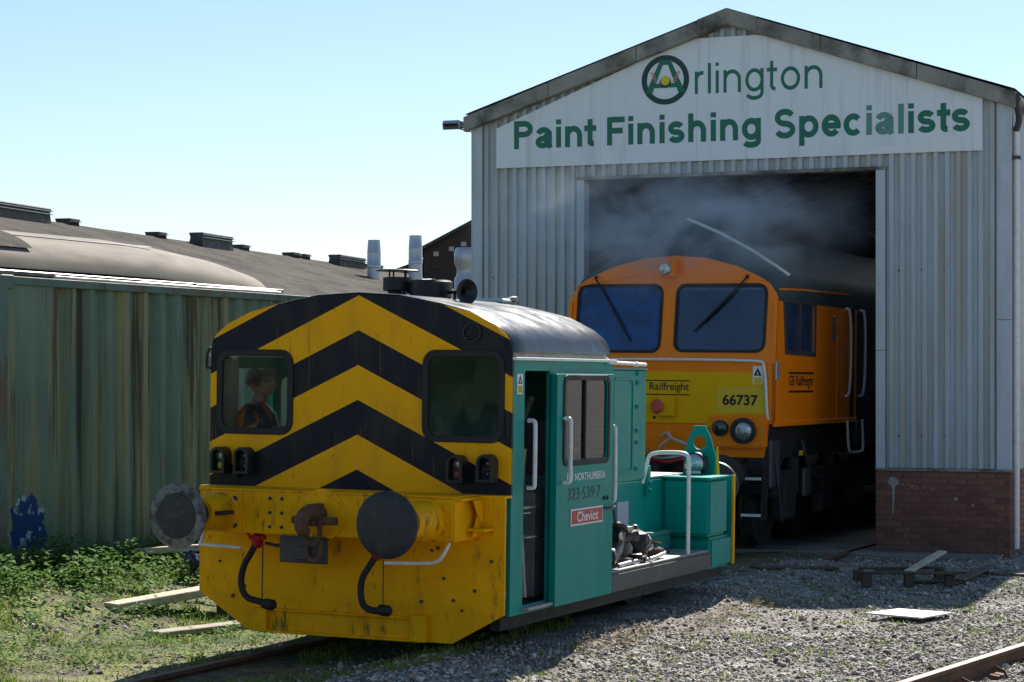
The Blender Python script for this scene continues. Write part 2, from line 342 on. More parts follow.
def ground_mat():
    m = bpy.data.materials.new('gravel_and_soil'); m.use_nodes = True
    n = m.node_tree.nodes; l = m.node_tree.links; b = n['Principled BSDF']; b.inputs['Roughness'].default_value = .95
    tc = n.new('ShaderNodeTexCoord')
    def nz(s, d=8, rg=.65):
        t = n.new('ShaderNodeTexNoise'); t.inputs['Scale'].default_value = s; t.inputs['Detail'].default_value = d; t.inputs['Roughness'].default_value = rg
        l.new(tc.outputs['Object'], t.inputs[0]); return t.outputs[0]
    def rp(src, lo, hi, a=0, bb=1):
        r = n.new('ShaderNodeMapRange'); r.inputs[1].default_value = lo; r.inputs[2].default_value = hi; r.inputs[3].default_value = a; r.inputs[4].default_value = bb; l.new(src, r.inputs[0]); return r.outputs[0]
    def mx(f, a, c):
        x = n.new('ShaderNodeMix'); x.data_type = 'RGBA'; l.new(f, x.inputs[0])
        for i, q in ((6, a), (7, c)):
            if isinstance(q, tuple): x.inputs[i].default_value = (*q, 1)
            else: l.new(q, x.inputs[i])
        return x.outputs[2]
    vo = n.new('ShaderNodeTexVoronoi'); vo.inputs['Scale'].default_value = 38; l.new(tc.outputs['Object'], vo.inputs[0])
    sep = n.new('ShaderNodeSeparateColor'); l.new(vo.outputs['Color'], sep.inputs[0])
    stone = mx(sep.outputs[0], (.17, .16, .145), (.46, .43, .40))
    soil = mx(rp(nz(9), .35, .7), (.10, .085, .07), (.22, .19, .16))
    g = mx(rp(nz(2.2), .42, .62), soil, stone)
    g = mx(rp(nz(.9), .6, .75, 0, .6), g, (.10, .115, .05))
    # left of the shunter's track the yard is mossy earth rather than gravel
    dp = n.new('ShaderNodeVectorMath'); dp.operation = 'DOT_PRODUCT'; dp.inputs[1].default_value = (math.cos(SHY), -math.sin(SHY), 0); l.new(tc.outputs['Object'], dp.inputs[0])
    off = SHP[0]*math.cos(SHY)-SHP[1]*math.sin(SHY)
    ad = n.new('ShaderNodeMath'); ad.operation = 'MULTIPLY_ADD'; ad.inputs[1].default_value = 1.6; l.new(nz(1.1), ad.inputs[0]); l.new(dp.outputs['Value'], ad.inputs[2])
    earth = mx(rp(nz(3.5), .40, .60), (.085, .07, .05), (.20, .215, .055)); earth = mx(rp(nz(14), .5, .75, 0, .6), earth, (.26, .235, .19))
    g = mx(rp(ad.outputs[0], off+1.5, off+.5), g, earth)
    l.new(g, b.inputs['Base Color'])
    bp = n.new('ShaderNodeBump'); bp.inputs['Strength'].default_value = .8; bp.inputs['Distance'].default_value = .03
    l.new(vo.outputs['Distance'], bp.inputs['Height']); l.new(bp.outputs[0], b.inputs['Normal'])
    return m
GM = ground_mat()
V1, F1 = grid(-14, 14, 11, 32, .14)
# outer sheet: coarse ring to the horizon, with a hole where the fine sheet lies
xs = np.unique(np.concatenate([np.linspace(-900, -60, 12), np.linspace(-60, -14, 12), np.linspace(-14, 14, 9), np.linspace(14, 60, 12), np.linspace(60, 900, 12)]))
ys = np.unique(np.concatenate([np.linspace(-300, -40, 8), np.linspace(-40, 11, 26), np.linspace(11, 32, 7), np.linspace(32, 90, 14), np.linspace(90, 1500, 12)]))
X, Y = np.meshgrid(xs, ys); Z = gz(X, Y)
V2 = np.stack([X.ravel(), Y.ravel(), Z.ravel()], 1); nx = len(xs); F2 = []
for j in range(len(ys)-1):
    for i in range(nx-1):
        if -13.99 < (xs[i]+xs[i+1])/2 < 13.99 and 11.01 < (ys[j]+ys[j+1])/2 < 31.99: continue
        a = j*nx+i; F2.append((a, a+1, a+nx+1, a+nx))
F2 = np.array(F2)+len(V1)
me = bpy.data.meshes.new('ground'); me.from_pydata(np.concatenate([V1, V2]).tolist(), [], np.concatenate([F1, F2]).tolist())
me.polygons.foreach_set('use_smooth', [True]*len(me.polygons))
tag(link('ground', me, GM), 'grey gravel yard with bare soil', kind='structure')

# ------------------------------------------------------------------ railway tracks
def rail_mb(p0, p1, zt=0.0):
    prof = [(-.035, -.03), (-.035, 0), (.035, 0), (.035, -.03), (.012, -.05), (.012, -.13), (.065, -.15), (.065, -.16), (-.065, -.16), (-.065, -.15), (-.012, -.13), (-.012, -.05)]
    p0 = Vector((*p0, zt)); p1 = Vector((*p1, zt)); d = (p1-p0).normalized(); s = Vector((d.y, -d.x, 0)); mb = MB()
    mb.loft([[p+s*u+Vector((0, 0, v)) for u, v in prof] for p in (p0, p1)], True, True)
    mb.mi = [1 if i in (1,) else 0 for i in range(len(mb.f))]
    return mb
def track(nm, label, org, yaw, y0, y1, offs, sl=True, zt=0, sx=(-1.25, 1.25)):
    root = thing(nm, label, None, (0, 0, 0), kind='structure'); c, s = math.cos(R(yaw)), math.sin(R(yaw))
    W = lambda lx, ly: (org[0]+lx*c+ly*s, org[1]-lx*s+ly*c)
    for u in offs:
        obj('rail', rail_mb(W(u, y0), W(u, y1), zt), RUST, root, mats=[RUST, RAILTOP], fix=False)
    if sl:
        k = 0; y = y0+.3
        while y < y1-.1:
            a, b = W(sx[0], y), W(sx[1], y); so_ = MB().bar((*a, zt-.22), (*b, zt-.22), .25, .13); obj('sleeper', so_, WOODD, root, bev=.01)
            for u in offs:
                for sg in (-1, 1):
                    q = W(u+sg*.085, y); e = W(u+sg*.15, y)
                    m_ = MB().bar((*q, zt-.135), (*e, zt-.145), .16, .05).tube([(*W(u+sg*.05, y), zt-.10), (*W(u+sg*.10, y+.03), zt-.07), (*W(u+sg*.17, y+.02), zt-.10), (*W(u+sg*.2, y-.02), zt-.13)], .014, 6)
                    obj('rail_chair', m_, RUST, root)
            y += .72
    return root
track('railway_track', 'overgrown rusty railway track the yellow and teal shunter stands on', SHP, 23.5, -3.5, 30, (-.79, .75), zt=-.06)
t2 = track('railway_track', 'rusty rail with fastenings in the gravel at the bottom right', (2.63+.035, 14.7), 31.3, -2.5, 6.5, (0,), zt=0.02, sx=(-.3, 1.3))

# ------------------------------------------------------------------ paint shed
SHEDP = (6.02, 26.5, 0)
shed = thing('paint_shed', 'grey corrugated metal paint shed with open doorway and low brick plinth', 'building', SHEDP, 21)
WS = 7.0; EV = 5.52; AP = 6.66; DL, DR, DT = -5.51, -1.54, 4.63
def added_rooflight_mat():  # unseen translucent roof sheets, added to bring light into the shed
    m = bpy.data.materials.new('added_milky_rooflight'); m.use_nodes = True; n = m.node_tree.nodes; l = m.node_tree.links; n.remove(n['Principled BSDF'])
    t = n.new('ShaderNodeBsdfTranslucent'); t.inputs[0].default_value = (.62, .66, .68, 1); d = n.new('ShaderNodeBsdfDiffuse'); d.inputs[0].default_value = (.4, .4, .38, 1)
    nz = n.new('ShaderNodeTexNoise'); nz.inputs['Scale'].default_value = 3; x = n.new('ShaderNodeMixShader'); l.new(nz.outputs[0], x.inputs[0]); l.new(t.outputs[0], x.inputs[1]); l.new(d.outputs[0], x.inputs[2]); l.new(x.outputs[0], n['Material Output'].inputs[0]); return m
ADDED_RLIGHT = added_rooflight_mat()
ztop = lambda x: AP-(AP-EV)*abs(x+3.5)/3.5-.02
def sheet(x0, x1, zb, ztf, rib=.14, dp=.045, y=0, nrow=2):
    mb = MB(); P = []; x = x0; n = max(1, round((x1-x0)/rib)); p = (x1-x0)/n
    for i in range(n):
        for fx, d in ((0, 0), (.22, 0), (.32, dp), (.70, dp), (.80, 0)): P.append((x0+(i+fx)*p, d))
    P.append((x1, 0)); a, b = [], []
    secs = []
    for k in range(nrow+1):
        secs.append([(u, y-d, zb+(ztf(u)-zb)*k/nrow) for u, d in P])
    return mb.loft(secs)
def sheets(x0, x1, n, zb, ztf):
    for i in range(n):
        a = x0+(x1-x0)*i/n; b = x0+(x1-x0)*(i+1)/n
        obj('cladding_sheet', sheet(a+.001, b-.001, zb, ztf, y=(-.002 if i % 2 else 0)), CLAD, shed, sharp=20, fix=False)
sheets(-6.86, DL-.02, 2, .96, ztop); sheets(DR+.02, -.16, 2, .96, ztop); sheets(DL-.02, DR+.02, 4, DT+.02, ztop)
# screws in rows
for z in (1.35, 3.38):
    for x in list(np.arange(-1.36, -.3, .28))+list(np.arange(-6.7, -5.7, .28)):
        obj('screw', MB().lathe([(.012, 0), (.012, .006), (.004, .010)], 6, (x, -.033, z+.01*random.random()), (0, -1, 0)), DGREY, shed)
# inner lining so the shed is light-tight, side walls, back wall, floor, roof slopes
obj('gable_lining', MB().prism([(-7, .9), (-5.45, .9), (-5.45, 4.68), (-1.6, 4.68), (-1.6, .9), (0, .9), (0, EV-.05), (-3.5, AP-.05), (-7, EV-.05)], 'y', .05, .12), INTW, shed)
LEN = 26
for x0, x1, nm in ((-6.98, -6.88, 'side_wall'), (-.12, -.02, 'side_wall')):
    obj(nm, MB().box(x0, x1, .12, LEN, -.1, EV-.02), INTW, shed)
obj('back_wall', MB().prism([(-7, -.1), (0, -.1), (0, EV), (-3.5, AP), (-7, EV)], 'y', LEN, LEN+.1), INTW, shed)
obj('concrete_floor', MB().box(-6.87, -.13, -.35, LEN, -.2, -.06), CONC, shed)
for s in (-1, 1):
    xe = -3.5+s*3.56; ze = EV-.04
    rp_ = lambda t, y, d=0: (-3.5+(xe+3.5)*t, y, AP+.05+(ze-AP)*t+d)
    mbr = MB()
    for y0_, y1_, op in ((-.14, 2.2, 0), (2.2, 4.6, 1), (4.6, 9, 0), (9, 11.4, 1), (11.4, 16, 0), (16, 18.4, 1), (18.4, LEN+.2, 0)):
        op = op and s > 0
        for ta, tb in (((0, 1),) if not op else ((0, .22), (.82, 1))):
            for d in (0, -.03): mbr.loft([[rp_(ta, y, d), rp_(tb, y, d)] for y in (y0_, y1_)])
        if op: obj('added_rooflight', MB().loft([[rp_(.20, y, .012), rp_(.84, y, .012)] for y in (y0_-.04, y1_+.04)]), ADDED_RLIGHT, shed, fix=False)
    obj('roof_slope', mbr, VERGE, shed, fix=False)
    # verge trim in three lengths
    for k in range(3):
        a, b = k/3+.002, (k+1)/3
        p = lambda t, dz: (-3.5+s*3.57*t, AP+.03-(AP-EV+.06)*t+dz)
        pa, pb = p(a, 0), p(b, 0); off = .006*(k % 2)
        obj('verge_trim', MB().prism([pa, pb, (pb[0], pb[1]-.19), (pa[0], pa[1]-.19)], 'y', -.17-off, -.04), VERGE, shed, bev=.006)
obj('ridge_cap', MB().prism([(-3.5, AP+.045), (-3.12, AP-.08), (-3.12, AP-.27), (-3.5, AP-.15), (-3.88, AP-.27), (-3.88, AP-.08)], 'y', -.19, -.02), VERGE, shed, bev=.006)
# corner flashings (two lengths each), jambs, head
for x0, x1, nm in ((-7.0, -6.85, 'corner_flashing'), (-.17, .0, 'corner_flashing')):
    for z0, z1, d in ((.95, 2.76, .0), (2.765, ztop(x0 if x0 < -3 else x1)-.05, .003)):
        obj(nm, MB().box(x0, x1, -.05-d, .03, z0, z1).box(x0 if x0 > -3 else x0, (x0+.012), -.058-d, -.04, z0, z1), FLASH, shed, bev=.004)
for z0, z1, d in ((.95, 2.4, 0), (2.405, DT-.01, .003)):
    obj('door_jamb', MB().box(DR-.10, DR+.015, -.055-d, .14, z0, z1), FLASH, shed, bev=.004)
    obj('door_jamb', MB().box(DL-.015, DL+.08, -.055-d, .14, z0, z1), FLASH, shed, bev=.004)
obj('door_head', MB().box(DL-.02, DR+.03, -.07, .14, DT-.012, DT+.03), VERGE, shed, bev=.005)
obj('drip_sill', MB().box(DR-.10, .02, -.085, .03, .925, .955), VERGE, shed, bev=.005)
obj('drip_sill', MB().box(-7.02, DL+.08, -.085, .03, .925, .955), VERGE, shed, bev=.005)
# right side wall outside: cladding, flashing, downpipe, gutter
mb = MB(); pr = []
for i in range(60):
    for fx, d in ((0, 0), (.18, 0), (.34, .03), (.72, .03), (.88, 0)): pr.append((.03+(i+fx)*.14, d))
mb.loft([[(-.018+d, u, z) for u, d in pr] for z in (.95, 5.45)]); obj('side_cladding', mb, CLAD, shed, sharp=20, fix=False)
obj('gutter', MB().tube([(.07, -.15, 5.40), (.07, 12, 5.38)], .06, 10).tube([(.07, -.12, 5.36), (.10, -.02, 5.18), (.045, .08, 5.05)], .04, 8, 1), DGREY, shed)
obj('downpipe', MB().tube([(.045, .08, 5.06), (.045, .08, .0)], .035, 10), WHITE, shed)
obj('pipe_bracket', MB().box(-.02, .1, .03, .13, 4.70, 4.74), DGREY, shed)
wn = obj('side_window', MB().box(-.02, .05, .9, 2.2, .95, 2.0), WHITE, shed, bev=.01)
obj('pane', MB().box(.04, .055, 1.0, 2.1, 1.05, 1.9), LENSD, wn)
# brick plinth: each brick its own piece
def plinth(x0, x1, y0, y1, full=True):
    pl = obj('brick_plinth', MB().box(x0+.012, x1-.012, y0+.012, y1, -.3, .925), MORT, shed)
    bme = [MB().box(0, .215, 0, .1, 0, .065).mesh('brick', .003) for _ in range(3)]
    hme = [MB().box(0, .1025, 0, .1, 0, .065).mesh('half_brick', .003) for _ in range(3)]
    for q, M_ in enumerate(BRICK): bme[q].materials.append(M_); hme[q].materials.append(M_)
    nrow = 14; rz = .075
    def put(me_, x, y, z, ry=0):
        b = bpy.data.objects.new('brick', me_); C.objects.link(b); b.parent = pl; b.location = (x, y, z); b.rotation_euler = (0, 0, ry)
    for r in range(nrow):
        z = -.13+r*rz; x = x0 + (0 if r % 2 == 0 else -.1125)
        while x < x1-.02:
            k = random.choice((0, 0, 1, 2, 2)); yy = y0+random.uniform(-.002, .003)
            if x < x0: put(hme[k], x0, yy, z); x += .225; continue
            rem = x1-x
            if rem >= .21: put(bme[k], x, yy, z)
            else:
                b = bpy.data.objects.new('brick', hme[k]); C.objects.link(b); b.parent = pl; b.location = (x, yy, z); b.scale = ((rem-.004)/.1025, 1, 1)
            x += .225
        # return along the side wall, first metre
        if full:
            y = y0+.108+(0 if r % 2 else .1125)
            while y < y0+1.2: put(bme[random.randrange(3)], x1+.0, y, z, R(90)); y += .225
    return pl
plinth(-1.64, -.0, -.06, .3)
obj('brick_plinth', MB().box(-7, -5.45, -.06, .3, -.3, .925), BRICK[1], shed)
SPL = mat('dried_whitewash', (.36, .33, .31), .9, var=.3, vscale=25)
def splat(x, z, r, drip, k=14):
    P = [(x+r*random.uniform(.5, 1.15)*math.cos(2*math.pi*i/k), z+r*.9*random.uniform(.5, 1.1)*math.sin(2*math.pi*i/k)) for i in range(k)]
    plate('whitewash_splash', P, [], .001, FRONT, .0655, SPL, shed)
    if drip:
        L_ = [(x-.028, z-.02), (x+.026, z-.02), (x+.017, z-.10), (x+.02, z-.16), (x+.008, z-.22), (x+.012, z-.30), (x+.002, z-.36), (x-.010, z-.43), (x-.012, z-.33), (x-.006, z-.24), (x-.018, z-.15), (x-.012, z-.09)]
        plate('whitewash_drip', L_, [], .001, FRONT, .0662, SPL, shed)
splat(-1.42, .79, .075, True)
for q in range(7): splat(-1.30+.05*q*random.uniform(.7, 1.3), .77-.012*q+random.uniform(-.01, .01), random.uniform(.010, .022), False, 8)
splat(-.66, .60, .03, False, 9); splat(-.45, .52, .02, False, 8)

# sign board
sign = thing('sign_board', 'large white sign board with green lettering on the shed gable', 'sign', SHEDP, 21)
sp = [(-6.64, 4.81), (-.34, 4.81), (-.34, 5.55), (-2.99, 6.36), (-4.03, 6.36), (-6.64, 5.33)]
plate('board', sp, [], .03, FRONT, .075, SIGNM, sign)
for x in (-5.2, -3.92, -2.6, -1.4): obj('board_seam', MB().box(x, x+.0025, -.0758, -.0745, 4.82, 5.5), GALV, sign)
stroke_text('letter', 'Paint Finishing Specialists', -6.42, -.47, 5.05, .365, .205, .0755, FRONT, lambda i: GREENF if 20 <= i <= 22 else GREEN, sign)
stroke_text('letter', 'rlington', -3.97, -2.27, 5.655, .385, .125, .0755, FRONT, lambda i: GREEN, sign, .03)
plate('logo_ring', circ(-4.33, 5.855, .315, 48), [circ(-4.33, 5.855, .245, 40)], .003, FRONT, .0785, DGREEN, sign)
lx, lz = -4.33, 5.855
plate('logo_letter', [(lx-.07, lz+.25), (lx+.07, lz+.25), (lx+.26, lz-.16), (lx+.17, lz-.16), (lx+.15, lz-.10), (lx-.15, lz-.10), (lx-.17, lz-.16), (lx-.26, lz-.16)], [[(lx-.035, lz+.19), (lx+.035, lz+.19), (lx+.125, lz-.045), (lx-.125, lz-.045)]], .003, FRONT, .080, GREEN, sign)
plate('logo_hub', circ(lx, lz-.03, .075, 20), [], .003, FRONT, .0815, DGREEN, sign)
plate('logo_sun', circ(lx, lz-.01, .06, 20), [], .003, FRONT, .083, SUNY, sign)
for s in (-1, 1):
    for k in range(4): plate('logo_ray', [(lx+s*(.10+.015*k), lz-.03+.035*k), (lx+s*(.15+.015*k), lz-.02+.035*k), (lx+s*(.15+.015*k), lz-.002+.035*k), (lx+s*(.10+.015*k), lz-.012+.035*k)], [], .002, FRONT, .0825, PINKP, sign)
plate('cover_patch', [(-1.72, 4.815), (-.98, 4.815), (-.98, 4.90), (-1.72, 4.90)], [], .004, FRONT, .080, SIGNP, sign)
plate('cover_patch', [(-.965, 4.815), (-.60, 4.815), (-.60, 5.0), (-.965, 5.0)], [], .004, FRONT, .081, SIGNP, sign)

# floodlight on its bracket at the left eave
fl = thing('floodlight', 'small grey floodlight on a bracket at the left eave of the shed', 'floodlight', SHEDP, 21)
obj('bracket', MB().tube([(-7.0, -.02, 5.37), (-7.12, -.06, 5.37), (-7.16, -.08, 5.40)], .014, 6), DGREY, fl)
hd = obj('lamp_housing', MB().prism([(-.11, 5.34), (.02, 5.36), (.04, 5.46), (-.10, 5.47), (-.13, 5.42)], 'x', -7.39, -7.14), GALV, fl, bev=.012)
obj('lens', MB().prism([(-.125, 5.345), (-.135, 5.42), (-.14, 5.42), (-.12, 5.345)], 'x', -7.37, -7.16), LENSD, hd)
obj('cable', MB().tube([(-7.0, 0, 5.30), (-7.08, -.04, 5.33), (-7.2, 0, 5.36)], .008, 5, 1), RUBBER, fl)
# ------------------------------------------------------------------ shunter
sh = thing('shunting_locomotive', 'small shunter with black and yellow chevron front and teal cab side', 'locomotive', (SHP[0], SHP[1], 0), 23.5, .8)
def chevron_mat():
    m = bpy.data.materials.new('chevron_paint'); m.use_nodes = True
    n = m.node_tree.nodes; l = m.node_tree.links; b = n['Principled BSDF']; b.inputs['Specular IOR Level'].default_value = .15
    tc = n.new('ShaderNodeTexCoord'); sx = n.new('ShaderNodeSeparateXYZ'); l.new(tc.outputs['Object'], sx.inputs[0])
    def M_(op, a, bb=None, c=None):
        q = n.new('ShaderNodeMath'); q.operation = op
        for i, v in enumerate((a, bb, c)):
            if v is None: continue
            if isinstance(v, (int, float)): q.inputs[i].default_value = v
            else: l.new(v, q.inputs[i])
        return q.outputs[0]
    v = M_('DIVIDE', M_('SUBTRACT', M_('MULTIPLY_ADD', M_('ABSOLUTE', M_('SUBTRACT', sx.outputs[0], .008)), .473, sx.outputs[2]), 2.66), .524)
    f = M_('GREATER_THAN', M_('FRACT', v), .5)
    def nz(sc, lo, hi, a, bb):
        mp = n.new('ShaderNodeMapping'); mp.inputs['Scale'].default_value = sc; l.new(tc.outputs['Object'], mp.inputs[0])
        t = n.new('ShaderNodeTexNoise'); t.inputs['Scale'].default_value = 1; t.inputs['Detail'].default_value = 8; l.new(mp.outputs[0], t.inputs[0])
        r = n.new('ShaderNodeMapRange'); r.inputs[1].default_value = lo; r.inputs[2].default_value = hi; r.inputs[3].default_value = a; r.inputs[4].default_value = bb; l.new(t.outputs[0], r.inputs[0]); return r.outputs[0]
    def mx(fac, a, c):
        x = n.new('ShaderNodeMix'); x.data_type = 'RGBA'; l.new(fac, x.inputs[0])
        for i, q in ((6, a), (7, c)):
            if isinstance(q, tuple): x.inputs[i].default_value = (*q, 1)
            else: l.new(q, x.inputs[i])
        return x.outputs[2]
    c = mx(f, (.011, .013, .022), (.93, .43, .0))
    c = mx(nz((4, 4, 1.5), .5, .75, 0, .3), c, (.12, .085, .035))
    c = mx(nz((22, 22, 12), .64, .72, 0, .4), c, (.05, .045, .04))
    c = mx(nz((30, 30, 1.6), .63, .70, 0, .55), c, (.20, .09, .03))
    c = mx(nz((60, 60, 45), .70, .72, 0, .8), c, (.10, .06, .04))
    l.new(c, b.inputs['Base Color']); l.new(nz((3, 3, 3), .3, .7, .3, .45), b.inputs['Roughness'])
    bp = n.new('ShaderNodeBump'); bp.inputs['Strength'].default_value = .12; bp.inputs['Distance'].default_value = .02
    l.new(nz((5, 5, 5), 0, 1, 0, 1), bp.inputs['Height']); l.new(bp.outputs[0], b.inputs['Normal'])
    return m
CHEV = chevron_mat()
arc = [(1.275, 2.24), (1.262, 2.31), (1.22, 2.37), (1.13, 2.44), (.93, 2.535), (.68, 2.595), (.35, 2.655), (0, 2.675)]
full = [(-x, z) for x, z in arc]+[(x, z) for x, z in arc[::-1][1:]]
wins = ((-1.21, -.55, 1.60, 2.24), (.555, 1.21, 1.58, 2.25))
plate('front_panel', [(-1.275, 1.19)]+full+[(1.275, 1.19)], [rrect(a+.03, b-.03, c+.03, d-.03, .09) for a, b, c, d in wins], .03, FRONT, 0, CHEV, sh)
for k, (a, b, c, d) in enumerate(wins):
    fr = plate('window_frame', rrect(a, b, c, d, .10), [rrect(a+.038, b-.038, c+.038, d-.038, .075)], .03, FRONT, .014, RUBBER, sh, bev=.006)
    plate('pane', rrect(a+.03, b-.03, c+.03, d-.03, .07), [], .004, FRONT, -.004, GLASSC if k == 0 else GLASS, fr)
# roof shell with rounded rear end
secs = []
for y, k in ((.012, 1.0), (.03, 1.006), (.25, 1.006), (1.55, 1.006), (1.95, 1.006), (2.04, .985), (2.07, .95)):
    secs.append([(x*k, y, 2.2+(z-2.2)*k*1.01+.004) for x, z in full])
rf = MB().loft(secs); nf_ = len(full)-1; drop = {2*nf_+i for i in (1, 2, 3, 4)}          # unseen roof opening, added to let sun reach the driver
rf.f = [f for i, f in enumerate(rf.f) if i not in drop]; rf.f.append(tuple(range(6*len(full), 7*len(full)))); rf.mi = [0]*len(rf.f)
roof = obj('roof', rf, ROOFB, sh, sharp=50, fix=False)
rl_ = MB().loft([[(x*.975, y, 2.16+(z-2.2)*.97) for x, z in full] for y in (.03, .25, 1.55, 2.0)]); drop = {nf_+i for i in (1, 2, 3, 4)}
rl_.f = [f for i, f in enumerate(rl_.f) if i not in drop]; rl_.mi = [0]*len(rl_.f); obj('roof_lining', rl_, CREAM, sh, fix=False)
sk_ = obj('added_skylight', MB().loft([[(x*1.007, y, 2.2+(z-2.2)*1.02+.006) for x, z in full[1:6]] for y in (.23, 1.57)]), GLASSC, sh, fix=False)
for y in (.24, .90, 1.56): obj('added_skylight_frame', MB().tube([(x*1.008, y, 2.2+(z-2.2)*1.022+.008) for x, z in full[1:6]], .016, 6), BLACK, sk_)
for s in (-1, 1): obj('gutter', MB().box(min(s*1.272, s*1.305), max(s*1.272, s*1.305), .0, 2.07, 2.185, 2.208), WHITE, sh, bev=.004)
obj('conduit', MB().tube([(1.29, 1.9, 2.185), (1.29, 2.78, 2.172)], .016, 8).lathe([(.022, -.03), (.022, .03)], 10, (1.29, 2.55, 2.175), (0, 1, 0)), WHITE, sh)
# side walls
def side_wall(sx, open_door):
    outer = [(0.001, .31), (2.07, .31), (2.07, 2.19), (0.001, 2.19)]
    holes = [rrect(.23, .72, .37, 2.11, .015, 1), rrect(.95, 1.85, 1.45, 2.03, .08)] if sx > 0 else [rrect(.34, .92, 1.3, 2.10, .03), rrect(1.05, 1.85, 1.45, 2.03, .08)]
    p = plate('side_wall', outer, holes, .03, SIDE, 1.275 if sx > 0 else -1.245, TEAL, sh)
    return p
side_wall(1, True); side_wall(-1, True)
obj('door_sill', MB().box(1.20, 1.33, .22, .78, .335, .36), DECK, sh, bev=.004)
# sliding door, partly open
dpos = (.70, 1.90, .325, 2.085)
door = plate('sliding_door', rrect(*dpos, .012, 2), [rrect(.86, 1.76, 1.425, 2.045, .07)], .055, SIDE, 1.345, TEAL, sh, bev=.004)
fr = plate('window_frame', rrect(.82, 1.80, 1.385, 2.078, .07), [rrect(.855, 1.765, 1.42, 2.045, .055)], .03, SIDE, 1.355, RUBBER, door, bev=.005)
obj('window_bar', MB().box(1.335, 1.352, 1.262, 1.288, 1.41, 2.05), RUBBER, door)
obj('pane', MB().box(1.330, 1.334, .85, 1.77, 1.41, 2.05), GLASS, door)
text('lettering', 'NORTHUMBRIA', 1.07, 1.72, 1.262, 1.322, .0, Matrix.Translation((1.3455, 0, 0)) @ SIDE, WPRINT, door, bold=.012)
for q, (y0, mm) in enumerate(((.91, WPRINT), (.955, RED), (1.0, WPRINT))):
    plate('logo_stripe', [(y0, 1.262), (y0+.022, 1.262), (y0+.03, 1.335), (y0+.008, 1.335)] if q != 1 else [(y0-.035, 1.335), (y0-.013, 1.335), (y0+.055, 1.262), (y0+.033, 1.262)], [], .001, SIDE, 1.3465+.0006*(q == 1), mm, door)
text('lettering', '323·539·7', .93, 1.62, 1.115, 1.21, 0, Matrix.Translation((1.3455, 0, 0)) @ SIDE, BPRINT, door, bold=-.004)
for y in (1.70, 1.77): obj('bolt', MB().lathe([(.018, 0), (.018, .008), (.008, .014)], 8, (1.345, y, 1.10), (1, 0, 0)), BLACK, door)
npm = plate('name_plate', [(.99, .915), (1.66, .915), (1.66, 1.045), (.99, 1.045)], [], .006, SIDE, 1.352, WPRINT, door)
plate('plate_field', [(1.005, .928), (1.645, .928), (1.645, 1.032), (1.005, 1.032)], [], .004, SIDE, 1.355, RED, npm)
text('plate_lettering', 'Cheviot', 1.10, 1.55, .942, 1.022, 0, Matrix.Translation((1.3555, 0, 0)) @ SIDE, WPRINT, npm, bold=.015)
obj('door_handle', MB().tube([(1.35, 1.70, 1.02), (1.375, 1.75, 1.02), (1.36, 1.92, 1.02)], .008, 6), BLACK, door)
st = plate('warning_sticker', [(.085, 1.935), (.19, 1.935), (.19, 2.085), (.085, 2.085)], [], .002, SIDE, 1.2775, WPRINT, sh)
plate('sticker_field', [(.095, 1.94), (.18, 1.94), (.18, 2.0), (.095, 2.0)], [], .001, SIDE, 1.2785, SUNY, st)
plate('sticker_triangle', [(.097, 2.012), (.178, 2.012), (.1375, 2.08)], [[(.125, 2.022), (.15, 2.022), (.1375, 2.05)]], .001, SIDE, 1.2785, BPRINT, st)
for z in (1.952, 1.968, 1.984): obj('sticker_line', MB().box(1.2784, 1.2791, .105, .17, z, z+.006), BPRINT, st)
# handrails
def hrail(pts, r=.017, m=WHITE, nm='handrail', par=None): return obj(nm, MB().tube(pts, r, 8, 2), m, par or sh)
hrail([(1.275, .30, 1.74), (1.33, .30, 1.74), (1.335, .30, 1.70), (1.335, .30, 1.27), (1.33, .30, 1.24), (1.275, .30, 1.24)])
hrail([(1.345, .83, 1.75), (1.40, .83, 1.75), (1.405, .83, 1.71), (1.405, .83, 1.29), (1.40, .83, 1.26), (1.345, .83, 1.26)], par=door)
hrail([(1.26, 1.98, 1.67), (1.34, 1.95, 1.67), (1.345, 1.95, 1.63), (1.345, 1.95, 1.10), (1.34, 1.95, 1.06), (1.26, 1.98, 1.06)])
hrail([(1.245, 4.08, .48), (1.245, 4.08, 1.30), (1.235, 4.08, 1.375), (1.15, 4.08, 1.39), (.95, 4.08, 1.385), (.86, 4.08, 1.36), (.845, 4.08, 1.28), (.80, 4.08, 1.10)], .019)
# rear wall and interior of the cab
plate('rear_wall', [(-1.25, .36), (1.25, .36), (1.25, 2.2), (.9, 2.5), (.0, 2.62), (-.9, 2.5), (-1.25, 2.2)], [rrect(-1.12, -.42, 1.5, 2.2, .08), rrect(.42, 1.12, 1.5, 2.2, .08)], .03, FRONT, -2.03, INTGR, sh)
for a, b in ((-1.12, -.42), (.42, 1.12)): plate('rear_pane', rrect(a-.01, b+.01, 1.49, 2.21, .08), [], .004, FRONT, -2.04, GLASSC, sh)
obj('cab_floor', MB().box(-1.24, 1.24, .02, 2.03, .33, .362), UNDER, sh)
obj('control_desk', MB().prism([(.25, .36), (.25, 1.25), (.45, 1.32), (.75, 1.22), (.75, .36)], 'x', -.45, .45), DGREY, sh, bev=.02)
obj('control_wheel', MB().lathe([(.16, 0), (.17, .012), (.16, .024), (.15, .012)], 24, (.78, .75, 1.40), (.3, -.4, .85), cap=False).tube([(.78, .75, 1.40), (.78, .9, .5)], .025, 8), BLACK, sh)
obj('control_stand', MB().box(.72, 1.10, .86, 1.14, .362, 1.18), mat('light_grey_cabinet', (.30, .31, .31), .5, var=.15, stain=(.1, .1, .09), samt=.5), sh, bev=.015)
